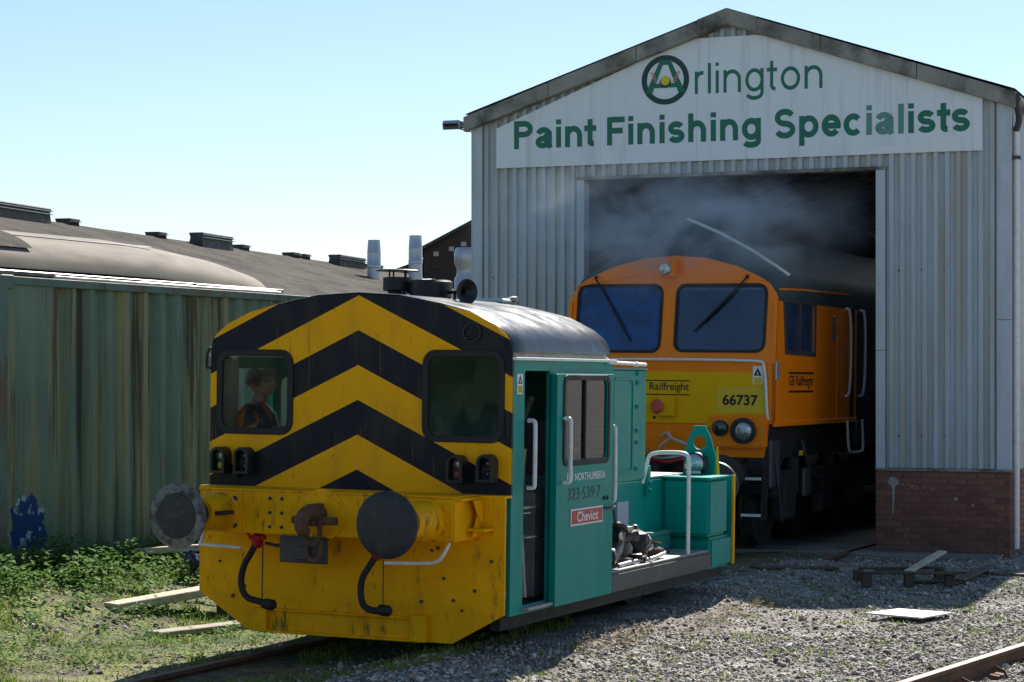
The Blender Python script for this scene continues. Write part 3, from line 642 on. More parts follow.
obj('gauge_panel', MB().box(.70, 1.12, 1.02, 1.08, 1.30, 1.72).lathe([(.06, 0), (.06, .03)], 16, (.98, 1.02, 1.58), (0, -1, 0)).lathe([(.05, 0), (.05, .03)], 16, (.84, 1.02, 1.45), (0, -1, 0)), DGREY, sh, bev=.004)
obj('brake_lever', MB().tube([(1.02, .84, 1.16), (1.06, .72, 1.34), (1.10, .66, 1.52)], .016, 8, 1), STEEL, sh)
obj('cab_locker', MB().box(.55, 1.18, 1.2, 1.95, .362, 1.05), DGREY, sh, bev=.02)
obj('cab_seat', MB().box(.35, .8, .95, 1.35, .85, .93).box(.35, .8, 1.33, 1.4, .93, 1.35).cyl((.58, 1.15, .36), (.58, 1.15, .86), .05), BLACK, sh, bev=.02)
obj('cab_pipes', MB().tube([(1.15, .55, .4), (1.12, .5, 1.1), (1.0, .6, 1.5), (1.05, .9, 1.9)], .025, 8, 2).tube([(1.05, .4, .4), (1.1, .42, .9), (.9, .5, 1.15)], .03, 8, 2).lathe([(.075, 0), (.08, .03), (.06, .05)], 16, (.95, .45, 1.55), (.4, -.6, .3)), STEEL, sh)
obj('cab_papers', MB().box(.86, 1.12, .62, .85, 1.06, 1.075).box(.9, 1.15, .6, .8, .84, .85).bar((.92, .6, 1.0), (1.12, .72, 1.03), .1, .008), WHITE, sh)
obj('door_lining', MB().box(-1.24, -1.222, .03, .335, .37, 2.17).box(-1.24, -1.222, .335, .93, .37, 1.29), CREAM, sh)
# front ledge, skirt, headstock
obj('front_ledge', MB().box(-1.285, 1.285, -.13, .005, 1.178, 1.198), YEL, sh, bev=.004)
plate('front_skirt', [(-1.28, 1.175), (1.28, 1.175), (1.28, .335), (.87, .105), (-.84, .105), (-1.28, .385)], [], .025, FRONT, .12, YEL, sh, bev=.003)
obj('skirt_lip', MB().box(-.74, .66, -.155, -.118, .265, .285).box(-.74, .66, -.16, -.12, .10, .12).box(.55, .68, -.17, -.118, .105, .30).box(-.78, -.66, -.17, -.118, .105, .285), YEL, sh, bev=.004)
hs = obj('headstock', MB().box(-1.06, 1.05, -.48, -.12, .875, 1.195).box(-1.075, 1.065, -.49, -.12, 1.187, 1.203), YEL, sh, bev=.006)
for a, b in ((-1.05, -.70), (.58, 1.035)): obj('mounting_plate', MB().box(a, b, -.497, -.479, .885, 1.178), YEL, hs, bev=.004)
obj('hook_plate', MB().lathe([(.19, 0), (.19, .014), (.175, .018)], 28, (-.02, -.478, 1.035), (0, -1, 0)), YEL, hs)
obj('hook_guide', MB().box(-.15, .13, -.515, -.49, .93, 1.14), YEL, hs, bev=.004)
def bolt(x, z, y, r=.017, m=None, par=None): obj('bolt', MB().lathe([(r*1.25, 0), (r*1.25, .004), (r, .005), (r, .016), (r*.6, .020)], 8, (x, y, z), (0, -1, 0)), m or DGREY, par or hs)
for x in (-.755, .635, .99):
    for z in (.935, 1.03, 1.125): bolt(x, z, -.495, .022, YEL if x > 0 else DGREY)
for x in (-.46, -.36):
    for z in (.93, 1.035, 1.14): bolt(x, z, -.479, .011)
for a in range(0, 360, 45): bolt(-.02+.165*math.cos(R(a+20)), 1.035+.165*math.sin(R(a+20)), -.494, .014, YEL)
for x, z in ((-1.2, .8), (-1.1, .62), (-1.21, .48), (-.98, .36), (.75, .80), (.95, .72), (1.18, .72), (.80, .58), (1.05, .5), (.62, .40), (.88, .42), (.70, .78), (1.2, .92), (1.22, .52), (.95, .35), (-.88, .44)): bolt(x, z, -.12, random.uniform(.008, .013), random.choice((DGREY, YEL, YEL, RUST)), sh)
obj('gusset', MB().prism([(-.12, 1.17), (-.12, .90), (-.28, .90)], 'x', 1.085, 1.10).prism([(-.47, 1.19), (-.12, 1.19), (-.12, 1.17), (-.47, 1.17)], 'x', 1.05, 1.10), YEL, sh, bev=.003)
obj('gusset', MB().prism([(-.30, 1.17), (-.13, 1.17), (-.13, .96)], 'x', 1.10, 1.115).box(1.05, 1.2, -.30, -.125, .945, .965), YEL, sh, bev=.003)
obj('plate_seam', MB().box(-.73, -.722, -.124, -.119, .29, .875).box(.30, .306, -.124, -.119, .29, .875), DGREY, sh)
hk = obj('draw_hook', MB().tube([(-.02, -.49, 1.04), (-.02, -.62, 1.05), (-.02, -.74, 1.06), (-.02, -.80, 1.02), (-.02, -.80, .95), (-.02, -.74, .92)], [.062, .045], 10, 2).box(-.05, .01, -.68, -.5, .96, 1.12), RUST, sh, bev=.01)
obj('coupling_block', MB().box(-.36, .04, -.515, -.49, .675, .86).box(-.36, .04, -.52, -.47, .845, .87).box(-.20, -.10, -.56, -.51, .70, .80), DGREY, sh, bev=.008)
for q, (y0_, z0_, L_) in enumerate(((-.62, 1.0, .17), (-.60, .86, .15))):
    obj('coupling_link', MB().tube([(-.075, y0_, z0_), (-.08, y0_-.01, z0_-L_*.7), (-.05, y0_-.01, z0_-L_), (.01, y0_-.01, z0_-L_), (.04, y0_-.01, z0_-L_*.7), (.035, y0_, z0_)], .017, 8, 2), RUST, hk)
obj('coupling_pin', MB().cyl((-.2, -.60, 1.0), (.16, -.60, 1.0), .03, n=10), RUST, hk)
# buffers
for s in (-1, 1):
    bx = s*.855+(-.01 if s < 0 else -.03); bf = obj('buffer', MB().lathe([(.155, 0), (.155, .02), (.145, .03), (.125, .30), (.12, .34)], 28, (bx, -.49, 1.03), (0, -1, 0)), YEL, sh)
    obj('buffer_plunger', MB().lathe([(.092, .3), (.092, .60)], 24, (bx, -.49, 1.03), (0, -1, 0)), GREASE, bf)
    hdp = [(.0, .575), (.06, .578), (.10, .59), (.215, .598), (.235, .605), (.237, .622), (.222, .634), (.15, .642), (.0, .648)]
    if s < 0: hdp = [(.0, .575), (.06, .578), (.10, .59), (.215, .598), (.235, .605), (.237, .622), (.225, .632), (.168, .6365)]
    obj('buffer_head', MB().lathe(hdp, 40, (bx, -.49, 1.03), (0, -1, 0)), WORN if s < 0 else GREASE, bf, sharp=50)
    if s < 0:
        obj('buffer_face', MB().lathe([(.166, .6355), (.160, .643), (0, .649)], 40, (bx, -.49, 1.03), (0, -1, 0)), GREASE, bf)
        obj('guide_pin', MB().box(bx+.06, bx+.17, -.80, -.60, 1.02, 1.05), GREASE, bf, bev=.005)
# front grab rails, hoses
WG = WHITE
hrail([(-1.05, -.44, .875), (-1.05, -.47, .80), (-1.07, -.49, .775), (-.95, -.49, .772), (-.70, -.49, .765)], .013, nm='grab_rail')
hrail([(.50, -.49, .705), (.80, -.49, .715), (.92, -.49, .725), (.97, -.48, .79), (1.0, -.46, .87)], .013, nm='grab_rail')
def hose(pts, top):
    h = obj('brake_hose', MB().tube(pts, .025, 10, 3), RUBBER, sh)
    obj('hose_cock', MB().lathe([(.03, -.05), (.045, -.03), (.045, .03), (.03, .05)], 12, top, (.2, -.3, 1)).cyl((top[0]-.06, top[1], top[2]+.02), (top[0]+.07, top[1]-.01, top[2]+.03), .02, n=8).tube([(top[0]-.06, top[1], top[2]+.02), (top[0]-.10, top[1]+.02, top[2]+.06), (top[0]-.10, top[1]+.05, top[2]+.16)], .012, 6, 1), RED, h)
    e = Vector(pts[-1]); obj('hose_coupling', MB().lathe([(.036, -.03), (.042, 0), (.042, .05), (.025, .07)], 12, e, (1, 0, -.1)), RUBBER, h)
hose([(-.60, -.42, .82), (-.63, -.44, .74), (-.71, -.44, .62), (-.73, -.44, .48), (-.68, -.44, .385), (-.58, -.44, .37), (-.50, -.44, .35)], (-.60, -.42, .815))
hose([(.40, -.42, .76), (.36, -.45, .68), (.295, -.46, .58), (.29, -.46, .45), (.32, -.46, .37), (.40, -.46, .35), (.47, -.46, .36)], (.40, -.42, .77))
obj('hose_pipe', MB().tube([(-.54, -.40, .80), (-.40, -.42, .78), (-.36, -.44, .84)], .014, 6, 1), BLACK, sh)
# lamps
def lamp(x, z, kind):
    a = [(x+.062*math.cos(R(t)), z+.035+.062*math.sin(R(t))) for t in range(0, 181, 15)]
    i = [(x+.047*math.cos(R(t)), z+.035+.047*math.sin(R(t))) for t in range(0, 181, 15)]
    L = plate('marker_lamp', a+[(x-.062, z-.10), (x+.062, z-.10)], [i+[(x-.047, z-.085), (x+.047, z-.085)]], .12, FRONT, .125, BLACK, sh, bev=.004)
    obj('lamp_back', MB().box(x-.05, x+.05, -.05, -.005, z-.088, z+.08), DGREY, L)
    obj('lens', MB().lathe([(.038, 0), (.036, .015), (.02, .028), (0, .032)], 16, (x, -.05, z+.035), (0, -1, 0)), LENS if kind else LENSD, L)
    obj('lens', MB().lathe([(.030, 0), (.028, .012), (.015, .024), (0, .028)], 16, (x, -.05, z-.045), (0, -1, 0)), [LENSD, SUNY, REDLAMP][kind], L)
for x, z, k in ((-1.14, 1.395, 1), (-.93, 1.395, 0), (.87, 1.385, 2), (1.11, 1.395, 0)): lamp(x, z, k)
obj('lamp_wire', MB().tube([(-1.05, -.02, 1.30), (-1.03, -.03, 1.26), (-1.0, -.02, 1.29)], .014, 6, 1), BLACK, sh)
vt = obj('round_ventilator', MB().lathe([(.075, 0), (.075, .012), (.06, .016), (.06, .008)], 24, (.95, -.002, 2.385), (0, -1, 0), cap=False), BLACK, sh)
for q in range(5): obj('louvre', MB().box(.95-.05, .95+.05, -.016, -.002, 2.343+q*.02, 2.350+q*.02), BLACK, vt)
obj('mirror_bracket', MB().tube([(-1.275, .02, 2.10), (-1.31, -.01, 2.10), (-1.305, -.01, 2.20), (-1.28, .0, 2.26)], .012, 6, 1), BLACK, sh)
# roof fittings
ex = obj('exhaust_stack', MB().lathe([(.075, 0), (.075, .06), (.115, .07), (.115, .17), (.10, .175)], 20, (-.12, .9, 2.66)), BLACK, sh)
obj('exhaust_cap', MB().lathe([(.168, 0), (.17, .006), (.16, .012), (.02, .016)], 24, (-.12, .9, 2.883)).cyl((-.19, .9, 2.83), (-.19, .9, 2.885), .008, n=6).cyl((-.05, .9, 2.83), (-.05, .9, 2.885), .012, n=6).cyl((-.12, .83, 2.83), (-.12, .83, 2.885), .008, n=6), BLACK, ex)
obj('air_drum', MB().lathe([(.15, 0), (.165, .01), (.17, .13), (.155, .145), (.0, .15)], 28, (.175, .9, 2.665)), BLACK, sh, sharp=40)
obj('drum_pipe', MB().tube([(.01, .86, 2.72), (-.02, .80, 2.74), (-.02, .78, 2.66)], .014, 6, 1), BLACK, sh)
hn = obj('air_horn', MB().lathe([(.014, 0), (.014, .10), (.02, .15), (.035, .19), (.07, .225), (.095, .24), (.10, .25), (.085, .246), (.02, .20)], 24, (.33, .9, 2.715), (.86, -.5, .0), cap=False), BLACK, sh, sharp=60)
obj('horn_bracket', MB().cyl((.40, .86, 2.62), (.40, .86, 2.715), .014, n=6), BLACK, hn)
obj('roof_whistle', MB().lathe([(.03, 0), (.03, .07), (.05, .08), (.05, .11), (.03, .12)], 14, (.42, 1.98, 2.60), (-.2, 0, 1)), STEEL, sh)
obj('roof_hatch', MB().box(.10, .42, 1.75, 1.98, 2.655, 2.70), mat('pale_green_roof_box', (.55, .68, .62), .5), sh, bev=.015)
# casing behind the cab
cas = [(1.25, 2.075), (1.25, 2.70), (1.19, 3.08), (-1.19, 3.08), (-1.25, 2.70), (-1.25, 2.075)]
ca = obj('engine_casing', MB().prism(cas, 'z', 1.19, 2.13), TEAL, sh, bev=.012)
obj('casing_top', MB().prism([(x*1.008, y+(.01 if y > 2.1 else 0)) for x, y in cas], 'z', 2.128, 2.142), TEALD, ca)
plate('casing_panel', rrect(2.14, 2.60, 1.27, 2.06, .05), [rrect(2.16, 2.58, 1.29, 2.04, .04)], .012, SIDE, 1.258, TEAL, ca, bev=.003)
for z in (1.30, 1.52, 1.62, 1.82, 2.02, 2.10): obj('hinge', MB().cyl((1.255, 2.69, z-.018), (1.255, 2.69, z+.018), .014, n=8), TEALD, ca)
# hood, walkways, tanks, rear headstock
hd = obj('hood', MB().box(-.80, .80, 2.06, 5.30, .42, 1.14), TEAL, sh, bev=.02, seg=2)
obj('hood_top', MB().box(-.79, .79, 3.15, 5.28, 1.138, 1.15), DECK, hd)
obj('hood_latch', MB().box(.795, .84, 4.12, 4.20, .98, 1.26).cyl((.84, 4.16, 1.03), (.86, 4.16, 1.03), .02, n=8).cyl((.84, 4.16, 1.10), (.86, 4.16, 1.10), .02, n=8), TEAL, hd, bev=.006)
obj('notice_panel', MB().box(.798, .812, 3.42, 3.70, .53, .96), mat('pale_blue_panel', (.38, .42, .52), .5, var=.1), hd, bev=.003)
obj('hood_step', MB().box(.80, .92, 4.0, 4.58, .62, .66).prism([(4.0, .62), (4.58, .62), (4.58, .48), (4.3, .48)], 'x', .81, .90), TEALD, hd, bev=.005)
for s in (-1, 1):
    a, b = sorted((s*.80, s*1.275))
    wk = obj('walkway', MB().box(a, b, 2.07, 4.66, .30, .465), DGREY, sh, bev=.02, seg=2)
    obj('walkway_deck', MB().box(a+.012, b-.012, 2.08, 4.6, .464, .478), DECK, wk, bev=.004)
    a, b = sorted((s*.80, s*1.265))
    tk = obj('side_tank', MB().box(a, b, 4.62, 5.16, .595, 1.13), TEAL, sh, bev=.03, seg=3)
    obj('tank_lid', MB().box(a-.008, b+.008, 4.61, 5.17, 1.125, 1.145), TEAL, tk, bev=.004)
    obj('lower_box', MB().box(a+.01, b, 4.68, 5.30, .29, .585), TEAL, sh, bev=.03, seg=3)
    bk = plate('lifting_bracket', [(s*.94-.15, 1.13), (s*.94-.155, 1.32), (s*.94-.10, 1.50), (s*.94-.05, 1.60), (s*.94+.05, 1.60), (s*.94+.10, 1.50), (s*.94+.155, 1.32), (s*.94+.15, 1.13)], [circ(s*.94, 1.445, .072, 20)], .035, FRONT, -5.27, TEAL, sh, bev=.006)
    obj('rear_lamp', MB().lathe([(.09, 0), (.11, .03), (.11, .12), (.10, .13)], 24, (s*.93, 5.27, 1.245), (0, -1, 0)), BLACK, bk)
    obj('lens', MB().lathe([(.098, .128), (.07, .145), (0, .152)], 24, (s*.93, 5.27, 1.245), (0, -1, 0)), LENS, bk)
    obj('lamp_clip', MB().box(s*.93-.07, s*.93+.07, 5.11, 5.15, 1.155, 1.175), WPRINT, bk)
    bf = obj('buffer', MB().lathe([(.155, 0), (.145, .03), (.12, .34)], 20, (s*.855, 5.43, 1.0), (0, 1, 0)), BLACK, sh)
    obj('buffer_head', MB().lathe([(.08, .3), (.09, .56), (.23, .59), (.237, .62), (.0, .648)], 32, (s*.855, 5.43, 1.0), (0, 1, 0)), GREASE, bf)
obj('rear_headstock', MB().box(-1.275, 1.275, 5.302, 5.34, .30, 1.14), TEAL, sh, bev=.004)
obj('headstock_edge', MB().box(1.262, 1.281, 5.298, 5.344, .30, 1.145), YEL, sh)
obj('rear_gusset', MB().prism([(5.42, 1.14), (5.42, .80), (5.56, .80), (5.44, 1.40), (5.42, 1.40)], 'x', 1.06, 1.075), YEL, sh, bev=.003)
# running gear
obj('main_frame', MB().box(-.95, .95, -.1, 5.3, .22, .42).box(-1.2, -1.12, .0, 5.2, .2, .33).box(1.12, 1.2, .0, 5.2, .2, .33), UNDER, sh)
for y in (1.35, 3.95):
    for s in (-1, 1):
        wh = obj('wheel', MB().lathe([(.425, 0), (.43, .12), (.455, .125), (.455, .15)], 36, (s*.775, y, .43), (-s, 0, 0)), UNDER, sh)
        obj('axle_box', MB().box(min(s*.86, s*1.08), max(s*.86, s*1.08), y-.13, y+.13, .22, .52), UNDER, wh, bev=.02)
    obj('axle', MB().cyl((-.8, y, .43), (.8, y, .43), .07), UNDER, sh)
# ------------------------------------------------------------------ main line diesel in the doorway
dl = thing('diesel_locomotive', 'large orange and dark blue diesel locomotive nosing out of the shed doorway', 'locomotive', (1.86, 26.46, 0), 23.5, .7)
def lean(c):
    c = Vector(c)
    if c.z > 2.25: c.y += (c.z-2.25)*.14
    return c
farc = [(1.325, 2.98), (1.30, 3.08), (1.22, 3.19), (1.10, 3.27), (.79, 3.41), (.4, 3.51), (0, 3.54)]
ff = [(-x, z) for x, z in farc]+farc[::-1][1:]
w66 = ((-1.23, -.115, 2.36, 3.20), (.045, 1.195, 2.37, 3.20))
plate('cab_front', [(-1.325, 1.53), (-1.325, 2.25)]+ff+[(1.325, 2.25), (1.325, 1.53)], [rrect(a+.03, b-.03, c+.03, d-.03, .10) for a, b, c, d in w66], .04, FRONT, 0, ORA, dl, warp=lean)
for k, (a, b, c, d) in enumerate(w66):
    fr = plate('windscreen_frame', rrect(a, b, c, d, .12), [rrect(a+.035, b-.035, c+.035, d-.035, .09)], .02, FRONT, .012, RUBBER, dl, warp=lean)
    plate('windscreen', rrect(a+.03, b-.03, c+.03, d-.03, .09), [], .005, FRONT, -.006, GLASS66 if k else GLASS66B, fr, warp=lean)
# roof: front arc rising to the tall body roof
barc = [(1.325, 2.98), (1.322, 3.12), (1.30, 3.30), (1.12, 3.42), (.80, 3.62), (.42, 3.82), (0, 4.0)]
bb = [(-x, z) for x, z in barc]+barc[::-1][1:]
secs = []
for t, y in ((0, 0.002), (.25, .12), (.7, .34), (1, .60), (1, 1.1), (1, 1.6), (1, 2.1), (1, 2.6), (1, 3.1), (1, 3.6), (1, 4.2), (1, 5), (1, 6), (1, 8), (1, 11), (1, 16)):
    row = []
    for p, q in zip(ff, bb):
        x, z = p[0]+(q[0]-p[0])*t, p[1]+(q[1]-p[1])*t
        v = lean((x, 0, z)); row.append((x, y+v.y*(1-t), z))
    secs.append(row)
obj('roof', MB().loft(secs), mat('dark_green_roof_paint', (.028, .062, .07), .5, var=.3, stain=(.10, .11, .11), samt=.5, sscale=(3, 1, 3)), dl, sharp=50, fix=False)
obj('roof_line', MB().tube([(x, .62, z+.012) for x, z in barc[::-1][:-2]], .026, 6), WHITE, dl)  # white tube standing in for the sky highlight along the roof arch
obj('roof_stripe', MB().tube([(1.312, .20, 3.13), (1.318, 1.2, 3.16), (1.312, 3.4, 3.18)], .014, 6), ORA, dl)
obj('front_stripe', MB().tube([(x*1.0, .10, 3.16+.22*(1-abs(x)/1.3)) for x in (-1.28, -.9, -.45)], .006, 5), ORA, dl)
# sides
swin = [(.40, 2.36), (1.73, 2.34), (1.73, 3.03), (.30, 3.03)]
hole = [(.46, 2.42), (1.67, 2.40), (1.67, 2.98), (.385, 2.98)]
for s in (-1, 1):
    plate('cab_side', [(.0, 1.53), (3.75, 1.53), (3.75, 2.99), (.06, 2.99), (.0, 2.25)], [hole], .04, SIDE, 1.325 if s > 0 else -1.285, ORA, dl)
    fr = plate('side_window_frame', swin, [hole], .03, SIDE, 1.338 if s > 0 else -1.308, DGREY, dl)
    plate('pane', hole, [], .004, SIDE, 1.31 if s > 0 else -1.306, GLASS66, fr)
    obj('window_bar', MB().box(min(s*1.30, s*1.335), max(s*1.30, s*1.335), 1.0, 1.06, 2.36, 3.0), DGREY, fr)
    obj('body_side', MB().box(min(s*1.28, s*1.32), max(s*1.28, s*1.32), 3.76, 16, 1.2, 2.985), NAVY, dl)
obj('cab_sill', MB().box(1.30, 1.345, .0, 3.7, 1.50, 1.56), ORA, dl, bev=.006)
obj('cab_door', MB().box(1.322, 1.334, 2.75, 3.15, 1.56, 2.95), ORA, dl, bev=.004)
obj('door_gap', MB().box(1.318, 1.330, 3.40, 3.62, 1.53, 2.99), BLACK, dl)
obj('door_light', MB().box(1.33, 1.345, 2.50, 2.62, 2.55, 2.88), LENS, dl, bev=.01)
TXS = Matrix.Translation((1.3255, 0, 0)) @ SIDE
obj('lettering_rule', MB().box(1.324, 1.328, .58, 1.65, 2.125, 2.15).box(1.324, 1.328, .58, 1.65, 1.90, 1.925), BPRINT, dl)
text('lettering', 'GB Railfreight', .58, 1.65, 1.945, 2.11, 0, TXS, BPRINT, dl, bold=.012)
for y in (3.18, 3.92):
    obj('handrail', MB().tube([(1.325, y, 2.99), (1.40, y, 2.97), (1.40, y, 1.88), (1.325, y, 1.84)], .018, 8, 2), WHITE, dl)
obj('step_rail', MB().tube([(1.36, 3.18, 1.53), (1.38, 3.18, 1.15), (1.39, 3.30, 1.10), (1.39, 3.85, 1.10), (1.38, 3.95, 1.16), (1.36, 3.95, 1.53)], .018, 8, 2), WHITE, dl)
# nose furniture
obj('waist_rail', MB().tube([(-1.25, -.03, 1.6), (-1.24, -.05, 2.2), (-1.18, -.05, 2.285), (1.15, -.05, 2.285), (1.215, -.05, 2.24), (1.245, -.04, 1.62), (1.25, .0, 1.58)], .017, 8, 2), WHITE, dl)
for x in (-1.0, -.4, .2, .8): obj('rail_bracket', MB().box(x-.02, x+.02, -.045, .0, 2.272, 2.298), WHITE, dl, bev=.004)
wp = plate('warning_panel', rrect(-1.18, 1.215, 1.545, 2.14, .015, 1), [], .006, FRONT, .004, YELC, dl)
obj('panel_lip', MB().box(-1.2, .62, -.03, .0, 1.52, 1.545), YELC, wp, bev=.004)
npl = plate('number_plate', [(.61, 1.655), (1.21, 1.655), (1.21, 1.965), (.61, 1.965)], [], .008, FRONT, .014, mat('bright_yellow_plate', (.72, .46, .012), .4, var=.04), dl)
text('number', '66737', .685, 1.125, 1.745, 1.875, .0145, FRONT, BPRINT, npl, bold=.03)
obj('lettering_rule', MB().box(-.45, .265, -.0065, -.003, 2.022, 2.036).box(-.45, .265, -.0065, -.003, 1.855, 1.869), BPRINT, wp)
text('lettering', 'GB Railfreight', -.44, .26, 1.885, 2.01, .0045, FRONT, BPRINT, wp, bold=.012)
rl = obj('tail_lamp_bracket', MB().box(-.10, .10, -.09, 0, 1.60, 1.84), YELC, dl, bev=.012)
obj('tail_lamp', MB().lathe([(.08, 0), (.085, .03), (.06, .06), (0, .068)], 16, (-.10, -.09, 1.72), (-.25, -1, 0)), REDLAMP, rl)
obj('lamp_stud', MB().lathe([(.02, 0), (.02, .02)], 8, (-.14, -.09, 1.585), (0, -1, 0)), BLACK, rl)
sk = plate('warning_sticker', [(1.055, 2.0), (1.175, 2.0), (1.175, 2.215), (1.055, 2.215)], [], .002, FRONT, .008, WPRINT, dl)
plate('sticker_field', [(1.065, 2.005), (1.165, 2.005), (1.165, 2.08), (1.065, 2.08)], [], .001, FRONT, .009, SUNY, sk)
plate('sticker_triangle', [(1.065, 2.10), (1.165, 2.10), (1.115, 2.195)], [[(1.105, 2.112), (1.125, 2.112), (1.115, 2.16)]], .001, FRONT, .009, BPRINT, sk)
obj('nose_grille', MB().box(1.327, 1.345, -.0, .12, 2.05, 2.27), GALV, dl, bev=.004)
ml = obj('marker_light', MB().box(-.19, .07, -.0, .16, 3.28, 3.46), ORA, dl, bev=.02, seg=2)
obj('lens', MB().lathe([(.075, 0), (.075, .02), (.06, .035), (0, .04)], 24, (-.06, .0, 3.37), (0, -1, 0)), LENS, ml)
for (x0, z0, x1, z1) in ((-1.0, 3.27, -.55, 2.58), (.93, 3.27, .36, 2.68)):
    P = [lean((x0, -.03, z0)), lean(((x0+x1)/2+.02, -.05, (z0+z1)/2)), lean((x1, -.03, z1))]
    wpz = obj('wiper', MB().tube(P, .012, 6, 1).tube([lean((x0, -.03, z0)), lean((x0, .0, z0+.02))], .02, 6), RUBBER, dl)
    mx_, mz_ = x0*.35+x1*.65, z0*.35+z1*.65; dx, dz = (x1-x0)*.45, (z1-z0)*.45
    obj('wiper_blade', MB().tube([lean((mx_-dx*.7, -.025, mz_-dz*.7)), lean((mx_+dx, -.025, mz_+dz))], .010, 6), RUBBER, wpz)
for s in (-1, 1):
    cl = obj('lamp_cluster', MB().box(min(s*.55, s*1.25), max(s*.55, s*1.25), -.11, 0, 1.245, 1.62), ORA, dl, bev=.02, seg=2)
    h = obj('headlamp', MB().lathe([(.15, 0), (.155, .05), (.145, .06), (.115, .062), (.112, .03)], 32, (s*.985, -.11, 1.45), (0, -1, 0), cap=False), BLACK, cl)
    obj('lens', MB().lathe([(.113, .03), (.08, .048), (0, .055)], 24, (s*.985, -.11, 1.45), (0, -1, 0)), LENS, h)
    obj('lens_boss', MB().lathe([(.035, .05), (.03, .062), (0, .065)], 16, (s*.985, -.11, 1.45), (0, -1, 0)), GALV, h)
    h = obj('tail_light', MB().lathe([(.095, 0), (.095, .045), (.08, .05)], 24, (s*.70, -.11, 1.475), (0, -1, 0)), BLACK, cl)
    obj('lens', MB().lathe([(.078, .05), (.05, .06), (0, .064)], 20, (s*.70, -.11, 1.475), (0, -1, 0)), LENSD, h)
    bf = obj('buffer', MB().lathe([(.19, 0), (.17, .04), (.14, .36), (.10, .36), (.10, .52), (.24, .55), (.25, .58), (0, .60)], 28, (s*.875, -.02, .93), (0, -1, 0)), GREASE, dl)
plate('valance', [(-1.25, 1.53), (1.25, 1.53), (1.19, 1.13), (-1.19, 1.13)], [], .05, FRONT, .0, ORA, dl)
obj('buffer_beam', MB().box(-1.2, 1.2, -.02, .1, .70, 1.13), BLACK, dl, bev=.01)
obj('draw_hook', MB().tube([(0, -.02, 1.0), (0, -.3, 1.02), (0, -.42, .98), (0, -.40, .9)], [.06, .04], 8, 2), BLACK, dl)
obj('coupling_hose', MB().tube([(-.05, -.10, 1.36), (.06, -.16, 1.42), (.10, -.2, 1.34), (.25, -.22, 1.30), (.40, -.2, 1.24), (.46, -.15, 1.16)], .022, 8, 2).tube([(.10, -.2, 1.34), (.0, -.2, 1.27), (-.06, -.18, 1.21)], .016, 6, 1), mat('pale_dusty_hose', (.55, .42, .34), .6, var=.2), dl)
obj('coupling_cock', MB().tube([(.35, -.05, 1.42), (.60, -.09, 1.52)], .03, 8), YELC, dl)
obj('coupling_pipes', MB().tube([(-.4, -.1, 1.16), (-.3, -.3, 1.08), (-.15, -.28, 1.12), (.1, -.3, 1.05), (.3, -.25, 1.12), (.5, -.2, 1.02)], .028, 8, 2).tube([(-.6, -.1, 1.12), (-.5, -.3, 1.02), (-.3, -.3, 1.04)], .025, 8, 2), RED, dl)
obj('coupling_pipes', MB().tube([(-.2, -.1, 1.2), (-.05, -.34, 1.10), (.2, -.34, 1.12), (.4, -.1, 1.18)], .02, 8, 2), STEEL, dl)
for z in (.90, .47):
    obj('step', MB().box(.98, 1.22, -.16, .04, z-.03, z), BLACK, dl)
    obj('step_edge', MB().box(.98, 1.22, -.175, -.158, z-.028, z+.004), WHITE, dl)
obj('step_frame', MB().box(.96, .985, -.15, .05, .40, 1.13).box(1.215, 1.24, -.15, .05, .40, 1.13), BLACK, dl)
# interior
obj('cab_back_wall', MB().prism([(-1.28, 1.5), (1.28, 1.5), (1.28, 2.95), (1.0, 3.35), (-1.0, 3.35), (-1.28, 2.95)], 'y', 2.15, 2.2), mat('blue_grey_cab_lining', (.40, .46, .55), .7), dl)
obj('cab_floor', MB().box(-1.28, 1.28, .05, 2.15, 1.5, 1.55), UNDER, dl)
obj('cab_desk', MB().prism([(.10, 1.55), (.10, 2.36), (.45, 2.42), (.75, 2.25), (.75, 1.55)], 'x', -1.25, 1.25), mat('blue_grey_desk', (.10, .13, .18), .6), dl, bev=.02)
obj('cab_cupboard', MB().box(.55, .95, 2.0, 2.15, 2.45, 3.0).box(-.2, .2, 2.0, 2.15, 2.5, 3.05), BLACK, dl, bev=.02)
for x in (-.7, .55): obj('cab_seat', MB().box(x-.25, x+.25, 1.2, 1.65, 2.0, 2.12).box(x-.22, x+.22, 1.62, 1.74, 2.1, 2.85), NAVY, dl, bev=.05, seg=2)
obj('cab_blind', MB().box(.10, 1.14, .14, .145, 3.12, 3.145), WHITE, dl)
# bogie and underframe
obj('underframe', MB().box(-1.15, 1.15, .3, 15.5, 1.1, 1.5), UNDER, dl)
bg_ = obj('bogie_frame', MB().box(1.0, 1.18, .5, 5.2, .62, .95).box(-1.18, -1.0, .5, 5.2, .62, .95).box(1.02, 1.2, .9, 1.4, .35, .95).box(1.02, 1.2, 2.6, 3.1, .35, .95).box(1.04, 1.22, 4.2, 4.6, .35, .95), UNDER, dl, bev=.03)
for y in (1.15, 2.85, 4.5):
    for s in (-1, 1):
        obj('wheel', MB().lathe([(.52, 0), (.53, .13), (.56, .135), (.56, .16)], 36, (s*.85, y, .53), (-s, 0, 0)), UNDER, bg_)
    obj('spring', MB().cyl((1.12, y+.3, .75), (1.12, y+.3, 1.1), .09, n=12), UNDER, bg_)
obj('sand_box', MB().box(1.0, 1.22, .25, .62, .75, 1.35), DGREY, dl, bev=.03)
obj('air_tank', MB().cyl((1.05, 5.4, .85), (1.05, 7.2, .85), .28), UNDER, dl)
obj('brake_rod', MB().tube([(1.22, .35, 1.2), (1.24, .5, .7), (1.22, .7, .35)], .02, 6, 1), DGREY, dl)
